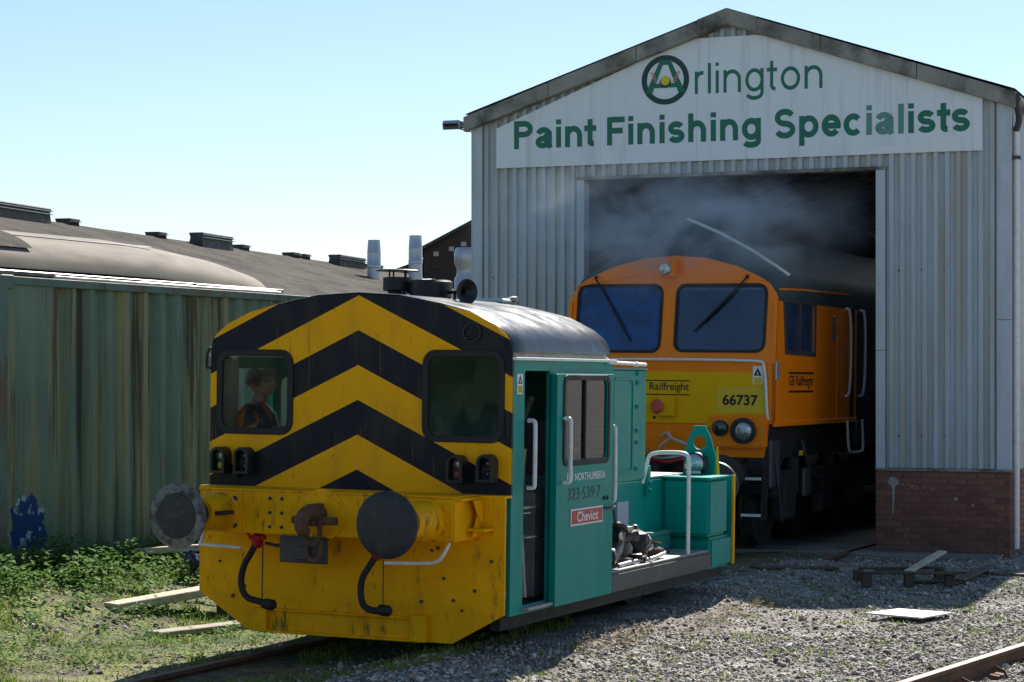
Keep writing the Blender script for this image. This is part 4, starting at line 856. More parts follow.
obj('brake_pipe', MB().tube([(1.2, 1.6, 1.3), (1.25, 1.8, .9), (1.22, 2.4, .8)], .02, 6, 1), DGREY, dl)
obj('brake_cylinder', MB().box(1.2, 1.26, 1.55, 1.85, .6, .95), DGREY, dl, bev=.02)
obj('fuel_tag', MB().box(1.24, 1.25, 1.35, 1.5, 1.12, 1.18), SUNY, dl)
# ------------------------------------------------------------------ container
def container_mat():
    m = mat('weathered_green_container', (.165, .215, .155), .6, var=.25, vscale=1.0, stain=(.36, .30, .14), samt=.85, sscale=(4.5, 4.0, .2), slo=.46, stain2=(.075, .055, .035), s2amt=.9, s2scale=(10, 4.2, .22), s2lo=.51, spec=.2)
    n = m.node_tree.nodes; l = m.node_tree.links; b = n['Principled BSDF']; src = b.inputs['Base Color'].links[0].from_socket
    tc = n.new('ShaderNodeTexCoord')
    # flaking blue paint patch low on the near end
    vm = n.new('ShaderNodeVectorMath'); vm.operation = 'SUBTRACT'; vm.inputs[1].default_value = (0, -.20, .33); l.new(tc.outputs['Object'], vm.inputs[0])
    v2 = n.new('ShaderNodeVectorMath'); v2.operation = 'MULTIPLY'; v2.inputs[1].default_value = (0, 3.4, 2.6); l.new(vm.outputs[0], v2.inputs[0])
    ln = n.new('ShaderNodeVectorMath'); ln.operation = 'LENGTH'; l.new(v2.outputs[0], ln.inputs[0])
    nz = n.new('ShaderNodeTexNoise'); nz.inputs['Scale'].default_value = 9; nz.inputs['Detail'].default_value = 8; l.new(tc.outputs['Object'], nz.inputs[0])
    ad = n.new('ShaderNodeMath'); ad.operation = 'MULTIPLY_ADD'; ad.inputs[1].default_value = 1.1; l.new(nz.outputs[0], ad.inputs[0]); l.new(ln.outputs['Value'], ad.inputs[2])
    lt = n.new('ShaderNodeMapRange'); lt.inputs[1].default_value = 1.42; lt.inputs[2].default_value = 1.36; l.new(ad.outputs[0], lt.inputs[0])
    n2 = n.new('ShaderNodeTexNoise'); n2.inputs['Scale'].default_value = 7; n2.inputs['Detail'].default_value = 6; l.new(tc.outputs['Object'], n2.inputs[0])
    rp = n.new('ShaderNodeMapRange'); rp.inputs[1].default_value = .56; rp.inputs[2].default_value = .6; l.new(n2.outputs[0], rp.inputs[0])
    c1 = n.new('ShaderNodeMix'); c1.data_type = 'RGBA'; l.new(rp.outputs[0], c1.inputs[0]); c1.inputs[6].default_value = (.012, .045, .16, 1); c1.inputs[7].default_value = (.36, .40, .46, 1)
    c2 = n.new('ShaderNodeMix'); c2.data_type = 'RGBA'; l.new(lt.outputs[0], c2.inputs[0]); l.new(src, c2.inputs[6]); l.new(c1.outputs[2], c2.inputs[7])
    l.new(c2.outputs[2], b.inputs['Base Color']); return m
CONT = container_mat()
CRUST = mat('rusty_container_frame', (.14, .19, .15), .7, var=.2, stain=(.20, .075, .03), samt=.8, sscale=(6, 3, 1), slo=.48, stain2=(.06, .04, .03), s2amt=.7, s2scale=(8, 8, 3), s2lo=.55)
ct = thing('shipping_container', 'weathered green corrugated shipping container with rusty streaks beside the shunter', 'container', (-4.22, 19.8, .36), 26)
CL = 6.06; cy0 = -.62
for y in (cy0, cy0+CL-.12): obj('corner_post', MB().box(-.12, .012, y, y+.12, 0, 2.59), CRUST, ct, bev=.012)
obj('top_rail', MB().box(-.08, .008, cy0+.12, cy0+CL-.12, 2.51, 2.585), CRUST, ct, bev=.006)
obj('bottom_rail', MB().box(-.10, .01, cy0+.12, cy0+CL-.12, 0, .14), CRUST, ct, bev=.006)
pr = [(cy0+.12, -.012), (.22, -.012)]; y = .22
while y < cy0+CL-.42:
    pr += [(y+.055, -.085), (y+.14, -.085), (y+.21, -.012), (y+.281, -.012)]; y += .281
pr.append((cy0+CL-.12, -.012))
zs = np.linspace(.14, 2.51, 5)
obj('side_panel', MB().loft([[(d+.006*math.sin(u*1.7+z*2)*(.5 < z < 2.2), u, z) for u, d in pr] for z in zs]), CONT, ct, sharp=25, fix=False)
obj('roof_panel', MB().box(-2.43, -.02, cy0+.05, cy0+CL-.05, 2.53, 2.575), CRUST, ct)
obj('far_side', MB().box(-2.44, -2.40, cy0, cy0+CL, 0, 2.59), CRUST, ct)
obj('end_panel', MB().box(-2.40, -.12, cy0+.01, cy0+.06, .02, 2.58).box(-2.40, -.12, cy0+CL-.06, cy0+CL-.01, .02, 2.58), CRUST, ct)
for y in (cy0+.02, cy0+CL-.2): obj('corner_casting', MB().box(-.16, .016, y, y+.18, 2.47, 2.595), CRUST, ct, bev=.01)
# poles and conduit lying on the container roof
cy = lambda x, y, z: tuple(ct.matrix_basis @ Vector((x, y, z))) if False else (-4.22+x*math.cos(R(26))+y*math.sin(R(26)), 19.8-x*math.sin(R(26))+y*math.cos(R(26)), .36+z)
def pole(lbl, a, b, r, m):
    o = obj('roof_pole', MB().tube([cy(*a), cy(*[(p+q)/2 for p, q in zip(a, b)][:2], (a[2]+b[2])/2-.004), cy(*b)], r, 8), m); return tag(o, lbl, 'pole', 'poles lying on the container roof')
pole('long white pole lying along the container roof edge', (-.10, .3, 2.605), (-.12, 4.2, 2.605), .018, STEEL)
pole('short dark pole lying on the container roof nearest the shunter cab', (-.20, 2.7, 2.62), (-.24, 4.3, 2.62), .03, BLACK)
pole('black bar lying on the container roof left of the dark pole', (-.30, 1.9, 2.62), (-.34, 3.0, 2.62), .026, BLACK)
pole('pale bar behind the black bar on the container roof', (-.42, 2.2, 2.61), (-.44, 3.7, 2.61), .022, STEEL)

# ------------------------------------------------------------------ coach behind the container
ch = thing('railway_coach', 'old railway coach with pale curved roof behind the container', 'coach', (-6.45, 27.7, 0), 26)
def carc(k, dz=0): return [(1.42*k*math.cos(R(t)), 3.35+dz+.56*k*math.sin(R(t))) for t in range(0, 181, 10)]
secs = [[(x, y, z) for x, z in carc(k, dz)] for y, k, dz in ((-9, 1, 0), (1.4, 1, 0), (2.4, .985, -.03), (3.6, .93, -.09), (4.5, .82, -.15), (5.2, .60, -.20), (5.6, .30, -.22), (5.68, .03, -.22))]
obj('roof', MB().loft(secs), COACHR, ch, sharp=60, fix=False)
obj('roof_rib', MB().loft([[(1.42*math.cos(R(t))*k, y, 3.35+.57*math.sin(R(t))*k+.004) for t in (50, 53)] for y, k in ((-9, 1), (2.0, 1))]), BLACK, ch, fix=False)
obj('body_side', MB().box(-1.40, 1.40, -9, 4.4, .5, 3.20), BLUE, ch, bev=.02)
obj('cantrail', MB().box(1.38, 1.45, -9, 4.4, 3.27, 3.32), STEEL, ch, bev=.01)
obj('roof_grille', MB().loft([[(1.45*math.cos(R(t)), y, 3.36+.58*math.sin(R(t))) for t in (25, 32, 40, 48, 56, 62)] for y in (-6, -1.0)]), ASB, ch, fix=False)
obj('underframe', MB().box(-1.2, 1.2, -8.5, 6.3, .1, .55), UNDER, ch)

# ------------------------------------------------------------------ long workshop with asbestos roof
ws = thing('workshop_building', 'long low workshop with dark weathered roof and ridge ventilators at the left', 'building', (-14.7, 63, 0), 16.3)
RZ = 6.85
obj('roof_slope', MB().loft([[(0, y, RZ), (6, y, 5.0), (11, y, 3.2)] for y in np.linspace(-22, 38, 25)]).loft([[(-11, y, 3.2), (-6, y, 5.0), (0, y, RZ)] for y in (-22, 38)]), ASB, ws, fix=False)
obj('wall', MB().box(-10.5, 10.5, -21.8, 37.8, -.1, 3.15), BRICKFAR, ws)
obj('gable', MB().prism([(-10.5, 3.15), (10.5, 3.15), (0, RZ-.1)], 'y', 37.6, 37.8).prism([(-10.5, 3.15), (10.5, 3.15), (0, RZ-.1)], 'y', -21.8, -21.6), BRICKFAR, ws)
VM = mat('dark_ventilator_metal', (.05, .052, .056), .6, var=.3, stain=(.15, .14, .13), samt=.5, sscale=(3, 3, 3))
def ridge_vent(y, L, h, x=0, m=VM):
    v = obj('ridge_ventilator', MB().prism([(x-.30, RZ-.25), (x-.22, RZ+h*.45), (x-.28, RZ+h), (x+.28, RZ+h), (x+.22, RZ+h*.45), (x+.30, RZ-.35)], 'y', y, y+L), m, ws, bev=.03)
    for k in range(2): obj('louvre', MB().box(x+.20, x+.34, y+.03, y+L-.03, RZ+h*(.35+.3*k), RZ+h*(.42+.3*k)), GALV, v)
for y, L, h, x in ((-1.0, 3.2, .30, .25), (12.5, 2.6, .28, .45), (25.9, 3.0, .28, .35)): ridge_vent(y, L, h, x)
for y in (4.0, 10.2, 17.2, 22.1, 23.2, 30.5, 31.6): ridge_vent(y, .7, .16, -.1, ASB)
obj('roof_rail', MB().tube([(2.4, 27, 6.05), (.9, 37, 6.62)], .05, 6), WHITE, ws)
# silver flues
def flue(lbl, px, yt, yb, Z, r):
    s_ = 2200/Z; x = (px-512)/s_; zt = 2+(383-yt)/s_; 
    o = thing('flue', lbl, 'chimney', (x, Z, -.1), group='silver flues behind the workshop'); h = zt+.1
    obj('pipe', MB().lathe([(r*.97, 0), (r*.97, h-1.1), (r*1.04, h-1.08), (r*1.04, h-.95), (r, h-.93), (r, h-.5)], 20), GALV, o)
    obj('cowl', MB().lathe([(r*1.03, h-.5), (r*1.0, h-.48), (r*.88, h), (r*.8, h)], 20), GALV, o)
flue('left silver flue standing beside the end ridge ventilator', 374, 240, 270, 86, .27)
flue('right taller silver flue left of the dark brick gable', 415.5, 235.5, 280, 84, .265)
# dark brick gable
bk = thing('brick_building', 'dark brick building with sloping roof edge behind the shed', 'building', (-3.9, 100, 0), 0)
def pz(y): return 2+(383-y)*100/2200
obj('wall', MB().prism([(-.1, -.1), (7, -.1), (7, pz(190)), (2.3, pz(220)), (-.1, pz(247.5))], 'y', 0, 14), BRICKFAR, bk)
obj('roof_line', MB().prism([(-.35, pz(252)), (2.3, pz(221)), (7, pz(190)), (7, pz(186)), (2.3, pz(217.5)), (-.35, pz(248.5))], 'y', -.3, 14.2), ASB, bk)
for x, y in ((.45, 254), (1.7, 244), (1.15, 249)): obj('wall_plate', MB().box(x-.12, x+.12, -.06, 0, pz(y)-.10, pz(y)+.10), STEEL, bk)
obj('low_roof', MB().prism([(-1.4, pz(268)), (-.15, pz(258)), (-.15, pz(285)), (-1.4, pz(285))], 'y', .5, 3), BRICKFAR, bk)
fl2 = thing('ventilation_duct', 'pale metal duct rising against the left corner of the shed', 'duct', (-1.42, 70, -.1))
obj('duct', MB().lathe([(.42, 0), (.42, 5.4), (.34, 5.55), (.34, 5.75), (.42, 5.9), (.42, 6.25), (.36, 6.4)], 16), GALV, fl2)

# ------------------------------------------------------------------ driver
def person():
    root = thing('person', 'person in orange hi-vis vest and dark shirt at the left cab window', 'person')
    root.location = tuple(sh.matrix_basis.to_translation()); root.rotation_euler = sh.rotation_euler
    M = Matrix.Translation((-1.09, .36, .362)) @ Matrix.Rotation(R(26), 4, 'Z')      # local: faces +X
    J = {'pelvis': ((0, 0, .93), .135), 'waist': ((.0, 0, 1.08), .125), 'chest': ((.02, 0, 1.30), .15), 'neckb': ((.02, 0, 1.44), .085), 'neck': ((.035, 0, 1.49), .058), 'head0': ((.05, 0, 1.55), .068)}
    for s, n_ in ((1, 'l'), (-1, 'r')):
        J['hip'+n_] = ((0, s*.10, .88), .10); J['knee'+n_] = ((.03, s*.11, .48), .065); J['ank'+n_] = ((-.02, s*.11, .10), .045); J['toe'+n_] = ((.14, s*.13, .045), .04)
        J['sho'+n_] = ((.01, s*.17, 1.40), .075)
    J['elbl'] = ((.20, .30, 1.22), .048); J['wril'] = ((.42, .22, 1.20), .034); J['hanl'] = ((.50, .20, 1.19), .036)
    J['elbr'] = ((.20, -.27, 1.20), .048); J['wrir'] = ((.44, -.24, 1.17), .034); J['hanr'] = ((.52, -.22, 1.16), .036)
    E_ = [('pelvis', 'waist'), ('waist', 'chest'), ('chest', 'neckb'), ('neckb', 'neck'), ('neck', 'head0')]
    for n_ in 'lr': E_ += [('pelvis', 'hip'+n_), ('hip'+n_, 'knee'+n_), ('knee'+n_, 'ank'+n_), ('ank'+n_, 'toe'+n_), ('chest', 'sho'+n_), ('sho'+n_, 'elb'+n_), ('elb'+n_, 'wri'+n_), ('wri'+n_, 'han'+n_)]
    for n_, s in (('l', 1), ('r', -1)):
        hx, hy, hz = J['han'+n_][0]
        for q, (dy, L) in enumerate(((.028, .075), (.010, .085), (-.008, .08), (-.025, .065))):
            a, b, c = 'f%s%da' % (n_, q), 'f%s%db' % (n_, q), 'f%s%dc' % (n_, q)
            J[a] = ((hx+.03, hy+dy, hz+.005), .011); J[b] = ((hx+.03+L*.6, hy+dy*1.15, hz-.008), .010); J[c] = ((hx+.03+L*.85, hy+dy*1.15, hz-.04), .008)
            E_ += [('han'+n_, a), (a, b), (b, c)]
        J['t'+n_] = ((hx+.01, hy-s*.045, hz+.005), .011); J['u'+n_] = ((hx+.05, hy-s*.055, hz-.01), .009); E_ += [('han'+n_, 't'+n_), ('t'+n_, 'u'+n_)]
    names = list(J); ix = {k: i for i, k in enumerate(names)}
    me = bpy.data.meshes.new('body'); me.from_pydata([J[k][0] for k in names], [(ix[a], ix[b]) for a, b in E_], [])
    o = bpy.data.objects.new('tmpb', me); C.objects.link(o); md = o.modifiers.new('s', 'SKIN'); md.use_smooth_shade = True
    for k in names:
        sv = me.skin_vertices[0].data[ix[k]]; r = J[k][1]; sv.radius = (r*1.0, r*1.0); sv.use_root = (k == 'pelvis')
        if k in ('waist', 'chest', 'pelvis'): sv.radius = (r*1.25, r*.85)
    o.modifiers.new('u', 'SUBSURF').levels = 2
    dg = bpy.context.evaluated_depsgraph_get(); bm_ = bmesh.new(); bm_.from_mesh(bpy.data.meshes.new_from_object(o.evaluated_get(dg))); bpy.data.objects.remove(o)
    # head: sculpted ellipsoid with jaw, nose, brow, ears
    hv = bmesh.ops.create_uvsphere(bm_, u_segments=28, v_segments=20, radius=1)['verts']; cen = Vector((.06, 0, 1.625))
    for v in hv:
        d = v.co.copy(); x, y, z = d.x*.098, d.y*.076, d.z*.118
        if z < 0: x *= 1-.25*(z/-.118)**2*(1 if x < 0 else .3); y *= 1-.32*(z/-.118)**2
        if d.x > .6 and z < 0: x += .012*math.exp(-((z+.09)/.025)**2)           # chin
        if d.x > .5: x += .026*math.exp(-(y/.014)**2)*math.exp(-((z+.012)/.022)**2)  # nose
        if d.x > .5: x += .008*math.exp(-((z-.028)/.012)**2)                      # brow
        if d.x > .5: x -= .010*math.exp(-((z-.005)/.014)**2)*math.exp(-((abs(y)-.03)/.016)**2)
        if d.x > .5: x += .006*math.exp(-((z+.055)/.010)**2)*math.exp(-(y/.024)**2)
        if d.x < -.2 and z > -.05: x *= 1.1
        if abs(d.y) > .9: y *= 1+.22*math.exp(-((z+.0)/.025)**2)*math.exp(-((x+.005)/.018)**2)
        v.co = cen+Vector((x, y, z))
    me2 = bpy.data.meshes.new('body'); bm_.to_mesh(me2); bm_.free()
    for m_ in (SKIN, SHIRT): me2.materials.append(m_)
    for p in me2.polygons:
        c = p.center; p.use_smooth = True
        fore = (Vector((c.x, abs(c.y), c.z))-Vector((.2, .28, 1.21))).length
        p.material_index = 1 if (c.z < 1.45 and not (c.x > .17 and c.z > 1.0)) else 0
    me2.transform(M); body = link('body', me2, None, root)
    # vest: shell round the torso, open front, with reflective bands
    def ring(z, k, a0=-148, a1=148, gx=1.0):
        w_ = np.interp(z, [.85, 1.0, 1.2, 1.34, 1.42, 1.46], [.195, .185, .19, .165, .12, .085])*k; t_ = np.interp(z, [.85, 1.0, 1.2, 1.34, 1.42, 1.46], [.155, .15, .165, .16, .13, .085])*k
        return [M @ Vector((.015-t_*math.cos(R(a)), w_*math.sin(R(a)), z)) for a in np.linspace(a0, a1, 30)]
    vst = obj('vest', MB().loft([ring(z, 1.0) for z in (.85, .95, 1.05, 1.15, 1.25, 1.34, 1.40, 1.44, 1.46)]), VEST, root, sharp=80, fix=False)
    obj('reflective_band', MB().loft([ring(z, 1.02) for z in (1.02, 1.07)]), SILV, vst, fix=False)
    for s in (-1, 1): obj('reflective_band', MB().loft([[M @ Vector((x+sgn, s*(.085+dy), z)) for dy in (-.025, .025)] for x, z, sgn in ((.19, 1.06, 0), (.195, 1.25, 0), (.17, 1.38, 0), (.08, 1.475, 0), (-.05, 1.46, 0), (-.14, 1.38, 0), (-.155, 1.2, 0), (-.15, 1.06, 0))]), SILV, vst, fix=False)
    # hair: many short tufts over the skull
    hb = MB()
    for _ in range(900):
        u = rng.uniform(-1, 1); a = rng.uniform(0, 2*math.pi); z = abs(u)**.6*1.0-.25; rr = math.sqrt(max(0, 1-z*z)); d = Vector((math.cos(a)*rr, math.sin(a)*rr, z))
        if d.x > .45 and d.z < .55: continue
        if d.z < 0 and d.x > -.05: continue
        p = cen+Vector((d.x*.10, d.y*.079, d.z*.119)); L = rng.uniform(.014, .032)
        t = (d+Vector((.55, 0, .35))*.6+Vector(rng.normal(0, .25, 3))).normalized()
        hb.tube([M @ p, M @ (p+d*L*.5+t*L*.3), M @ (p+d*L*.5+t*L)], [.008, .002], 4)
    obj('hair', hb, HAIR, body, fix=False)
    for s in (-1, 1):
        e = cen+Vector((.083, s*.03, .004)); obj('eye', MB().lathe([(.011, -.005), (.010, .002), (0, .006)], 10, M @ e, M.to_3x3() @ Vector((1, 0, 0))), WPRINT, body)
        obj('iris', MB().lathe([(.0055, .0045), (0, .0075)], 8, M @ e, M.to_3x3() @ Vector((1, 0, 0))), BPRINT, body)
person()
# ------------------------------------------------------------------ loose things
SHM = Matrix.Translation((SHP[0], SHP[1], 0)) @ Matrix.Rotation(-SHY, 4, 'Z') @ Matrix.Rotation(R(.8), 4, 'Y')
def on_sh(nm, lbl, cat_, parts):
    root = thing(nm, lbl, cat_); root.matrix_basis = SHM @ Matrix.Translation((.16, .38, .478)) @ Matrix.Scale(.86, 4)
    for n_, mb, m in parts: obj(n_, mb, m, root, bev=0, sharp=40)
    return root
BRN = mat('oily_cast_metal', (.10, .085, .07), .4, metal=.5, var=.4, vscale=12, stain=(.25, .22, .2), samt=.5, sscale=(9, 9, 9))
on_sh('pipe_elbow', 'dull grey pipe elbow lying on the walkway nearest the cab door', 'pipe', [
    ('pipe', MB().tube([(1.10, 2.30, .09), (1.10, 2.50, .10), (1.08, 2.66, .16), (1.05, 2.80, .33)], .075, 14, 2), BRN),
    ('flange', MB().lathe([(.10, -.02), (.10, .02)], 18, (1.05, 2.80, .34), (-.12, .5, .85)), BRN), ('flange', MB().lathe([(.10, -.02), (.10, .02)], 18, (1.10, 2.36, .09), (0, 1, 0)), BRN)])
on_sh('engine_casting', 'brown oily engine casting with rods on the walkway', 'engine part', [
    ('body', MB().lathe([(.05, 0), (.11, .04), (.12, .16), (.08, .22), (.05, .32)], 16, (1.0, 2.98, .0), (.1, -.1, 1)).lathe([(.05, -.12), (.06, .12)], 12, (1.08, 2.95, .25), (.6, .8, .2)), BRN),
    ('lever', MB().tube([(.98, 3.0, .30), (1.0, 2.92, .40), (1.08, 2.75, .36), (1.15, 2.6, .24)], .028, 8, 1).tube([(.95, 3.0, .28), (.9, 3.05, .52)], .012, 6), BRN),
    ('bracket', MB().box(.95, 1.12, 2.86, 3.05, .30, .36), STEEL), ('foot', MB().box(1.0, 1.2, 2.7, 2.8, .0, .07), STEEL)])
on_sh('metal_pot', 'black round metal pot among the scrap on the walkway', 'pot', [
    ('pot', MB().lathe([(.10, 0), (.14, .06), (.15, .16), (.14, .22), (.12, .23)], 22, (1.02, 3.34, .0)), BLACK),
    ('lid', MB().lathe([(.145, .22), (.13, .27), (.05, .31), (.03, .35), (0, .36)], 22, (1.02, 3.34, .0)), BLACK),
    ('handle', MB().tube([(1.16, 3.30, .14), (1.22, 3.28, .20), (1.17, 3.32, .26)], .014, 6, 1), STEEL)])
on_sh('cable_coil', 'small dark coil of hose lying in front of the black pot', 'hose', [
    ('hose', MB().tube([(1.16+.07*math.cos(t), 3.05+.10*math.sin(t), .03+.004*t) for t in np.linspace(0, 12, 40)], .022, 6), BLACK)])

on_sh('steel_bar', 'bent dull steel bar lying along the walkway edge', 'bar', [
    ('bar', MB().tube([(1.22, 2.35, .025), (1.20, 2.9, .03), (1.24, 3.3, .025), (1.20, 3.75, .05)], .02, 8, 1), STEEL)])
on_sh('valve_body', 'small brown valve with handwheel beside the black pot', 'valve', [
    ('body', MB().lathe([(.035, -.1), (.05, -.06), (.05, .06), (.035, .1)], 12, (1.14, 3.62, .06), (.5, 1, .1)), RUST),
    ('handwheel', MB().lathe([(.055, 0), (.062, .008), (.055, .016), (.048, .008)], 16, (1.14, 3.62, .15), (0, .2, 1), cap=False).cyl((1.14, 3.62, .06), (1.14, 3.62, .16), .01, n=6), RUST)])
on_sh('oil_can', 'small dented oil can standing on the walkway', 'can', [
    ('can', MB().lathe([(.06, 0), (.062, .1), (.05, .13), (.015, .16), (.012, .2)], 14, (.98, 3.85, 0)), STEEL)])
def board(nm, lbl, cat_, p0, p1, wd, th, m, z0=None, z1=None, lift=.02, grp=None):
    za = float(gz(*p0))+lift if z0 is None else z0; zb = float(gz(*p1))+lift if z1 is None else z1
    o = obj(nm, MB().bar((*p0, za), (*p1, zb), wd, th), m, None, bev=.006); return tag(o, lbl, cat_, grp)
board('loose_plank', 'thick bleached plank lying in the grass left of the shunter', 'plank', (-3.40, 18.62), (-2.50, 19.45), .22, .07, WOOD, .10, .20)
board('loose_plank', 'grey sunken plank in the grass nearest the shunter skirt', 'plank', (-2.93, 17.95), (-2.30, 18.95), .18, .05, mat('grey_weathered_timber', (.34, .30, .24), .85, var=.2, stain=(.15, .13, .1), samt=.6, sscale=(3, 20, 20)), lift=.03)
board('timber_batten', 'yellow timber batten lying on the weeds behind the left buffer', 'batten', (-3.55, 20.6), (-2.3, 21.2), .09, .06, WOOD, .42, .46)
board('timber_batten', 'pale batten lying behind the yellow batten near the container', 'batten', (-3.3, 21.4), (-2.4, 21.9), .08, .06, WOOD, .52, .55)
board('timber_batten', 'short timber offcut poking from behind the shunter skirt', 'batten', (-2.75, 19.35), (-2.2, 19.6), .12, .09, WOOD, .18, .20)
board('timber_batten', 'thin batten leaning down beside the shunter skirt', 'batten', (-2.72, 19.9), (-2.45, 19.75), .05, .04, WOOD, .36, .12)
rag = MB(); g_ = []
for i in range(13):
    g_.append([(-3.02+.34*i/12+rng.normal(0, .008), 20.35+.26*j/8, .40+.09*math.sin(i*.9+j*.5)*.5+.06*math.sin(j*1.3)-.16*abs(j/8-.4)) for j in range(9)])
tag(obj('rag', rag.loft(g_), CLOTH, None, sharp=80, fix=False), 'crumpled navy and white cloth hanging over the yellow batten', 'cloth')
# white sheet on the gravel
tag(obj('white_board', MB().prism([(3.17, 19.74), (3.60, 19.33), (3.95, 19.76), (3.54, 20.12)], 'z', -.075, -.060), mat('chalky_white_board', (.70, .69, .66), .6, var=.1, stain=(.45, .42, .36), samt=.6, sscale=(4, 4, 4)), None, bev=.003), 'flat white board lying on the sunlit gravel', 'board')
# broken pallet
pl = thing('broken_pallet', 'broken dark timber pallet on the ground by the brick plinth', 'pallet', (3.62, 22.75, -.10), 0)
obj('top_board', MB().bar((-.02, 0, .14), (.98, -.10, .14), .10, .025), WOODD, pl, bev=.004)
obj('top_board', MB().bar((.05, .55, .14), (.95, .45, .15), .10, .025), WOODD, pl, bev=.004)
for x in (.04, .48, .90): obj('block', MB().box(x-.05, x+.05, -.09+.0*x, .02, 0, .125), WOODD, pl, bev=.006)
for x in (.04, .90): obj('block', MB().box(x-.05, x+.05, .45, .56, 0, .125), WOODD, pl, bev=.006)
obj('side_board', MB().bar((.5, .12, .14), (.98, .75, .30), .10, .025), WOOD, pl, bev=.004)
obj('bottom_board', MB().bar((.50, .20, .03), (.92, .15, .03), .10, .022), WOODD, pl, bev=.004)
board('loose_plank', 'thin plank sloping off the right end of the broken pallet', 'plank', (4.62, 22.75), (5.25, 24.1), .12, .025, WOODD, -.04, .0)
board('loose_plank', 'long dark plank lying along the foot of the brick plinth', 'plank', (4.0, 24.2), (6.2, 23.5), .14, .04, WOODD, lift=.03)
board('loose_plank', 'dark board lying flat in the shade at the shed threshold', 'plank', (2.6, 23.6), (3.5, 23.9), .25, .03, WOODD, lift=.03)
tag(obj('metal_plate', MB().prism([(2.45, 22.9), (2.85, 22.75), (3.05, 23.0), (2.7, 23.15)], 'z', -.085, -.07), RUST, None, bev=.003), 'rusty flat plate on the shaded gravel by the doorway', 'plate')

# ------------------------------------------------------------------ gravel
def tri_mesh(name, V, F, m, lbl, cat_, mats=None, mi=None, smooth=False):
    me = bpy.data.meshes.new(name); nf = len(F); k = F.shape[1]
    me.vertices.add(len(V)); me.vertices.foreach_set('co', np.ascontiguousarray(V, np.float32).ravel())
    me.loops.add(nf*k); me.loops.foreach_set('vertex_index', np.ascontiguousarray(F, np.int32).ravel())
    me.polygons.add(nf); me.polygons.foreach_set('loop_start', np.arange(nf, dtype=np.int32)*k); me.polygons.foreach_set('loop_total', np.full(nf, k, np.int32))
    for x in (mats or [m]): me.materials.append(x)
    if mi is not None: me.polygons.foreach_set('material_index', np.ascontiguousarray(mi, np.int32))
    me.update(); me.validate()
    o = link(name, me); return tag(o, lbl, cat_, kind='stuff')
def rotm(n_):
    a = rng.uniform(0, 2*np.pi, n_); b = rng.uniform(-.9, .9, n_); c = rng.uniform(-.9, .9, n_)
    ca, sa, cb, sb, cc, s_c = np.cos(a), np.sin(a), np.cos(b), np.sin(b), np.cos(c), np.sin(c); O = np.zeros(n_); I = np.ones(n_)
    Rz = np.stack([ca, -sa, O, sa, ca, O, O, O, I], 1).reshape(-1, 3, 3); Rx = np.stack([I, O, O, O, cb, -sb, O, sb, cb], 1).reshape(-1, 3, 3); Ry = np.stack([cc, O, s_c, O, I, O, -s_c, O, cc], 1).reshape(-1, 3, 3)
    return Rz @ Rx @ Ry
BV = np.array([(1, 0, 0), (.5, .87, .1), (-.5, .87, -.1), (-1, 0, .1), (-.5, -.87, 0), (.5, -.87, -.1), (.45, .3, .75), (-.5, .2, .8), (0, -.5, .7), (0, 0, -.7)])
BF = np.array([(0, 1, 6), (1, 2, 6), (2, 7, 6), (2, 3, 7), (3, 4, 7), (4, 8, 7), (4, 5, 8), (5, 0, 8), (0, 6, 8), (6, 7, 8), (1, 0, 9), (2, 1, 9), (3, 2, 9), (4, 3, 9), (5, 4, 9), (0, 5, 9)])
def stones(X, Y, S, sink=.25):
    n_ = len(X); Z = gz(X, Y)+S*sink
    sc = S[:, None]*rng.uniform(.6, 1.25, (n_, 3)); sc[:, 2] *= .75
    v = BV[None]*(1+rng.normal(0, .14, (n_, len(BV), 1))); v = v*sc[:, None, :]
    v = np.einsum('nij,nkj->nki', rotm(n_), v)+np.stack([X, Y, Z], 1)[:, None, :]
    F = (BF[None]+(np.arange(n_)*len(BV))[:, None, None]).reshape(-1, 3); return v.reshape(-1, 3), F
def visible(X, Y): return (np.abs(X) < Y*.245+.4)
SM = [mat('gravel_stone_%s' % k, c, .9, var=.3, vscale=30) for k, c in (('grey', (.34, .315, .275)), ('pale', (.55, .51, .44)), ('dark', (.115, .105, .09)), ('brown', (.31, .245, .175)))]
n0 = 130000; yy = 14.6+13.5*rng.random(n0)**1.5; xx = rng.uniform(-4.5, 7, n0); lx_, ly_ = shl(xx, yy)
keep = visible(xx, yy) & (lx_ > -.2) & ~((np.abs(lx_) < 1.2) & (ly_ > .8) & (ly_ < 5))
keep &= rng.random(n0) < np.where(lx_ < 1.0, .25, 1)*(.45+.55*(vnoise(xx, yy, .8, 5) > .35))
xx, yy = xx[keep], yy[keep]; S = rng.lognormal(math.log(.0098), .45, len(xx)).clip(.006, .05)
V, F = stones(xx, yy, S); mi = np.repeat(rng.choice(4, len(xx), p=[.46, .2, .2, .14]), 16)
tri_mesh('gravel', V, F, None, 'loose grey gravel scattered over the yard', 'gravel', SM, mi)
# thin scatter of stones on the earth left of the track
xx = rng.uniform(-6, -.8, 9000); yy = rng.uniform(14.8, 21, 9000); lx_, ly_ = shl(xx, yy); k = (lx_ < -.9) & (lx_ > -3.6) & visible(xx, yy) & (vnoise(xx, yy, .6, 31) > .5)
V, F = stones(xx[k], yy[k], rng.lognormal(math.log(.010), .45, k.sum()).clip(.005, .04)); tri_mesh('scattered_stones', V, F, None, 'small stones scattered over the earth left of the track', 'stones', SM, np.repeat(rng.choice(4, k.sum()), 16))
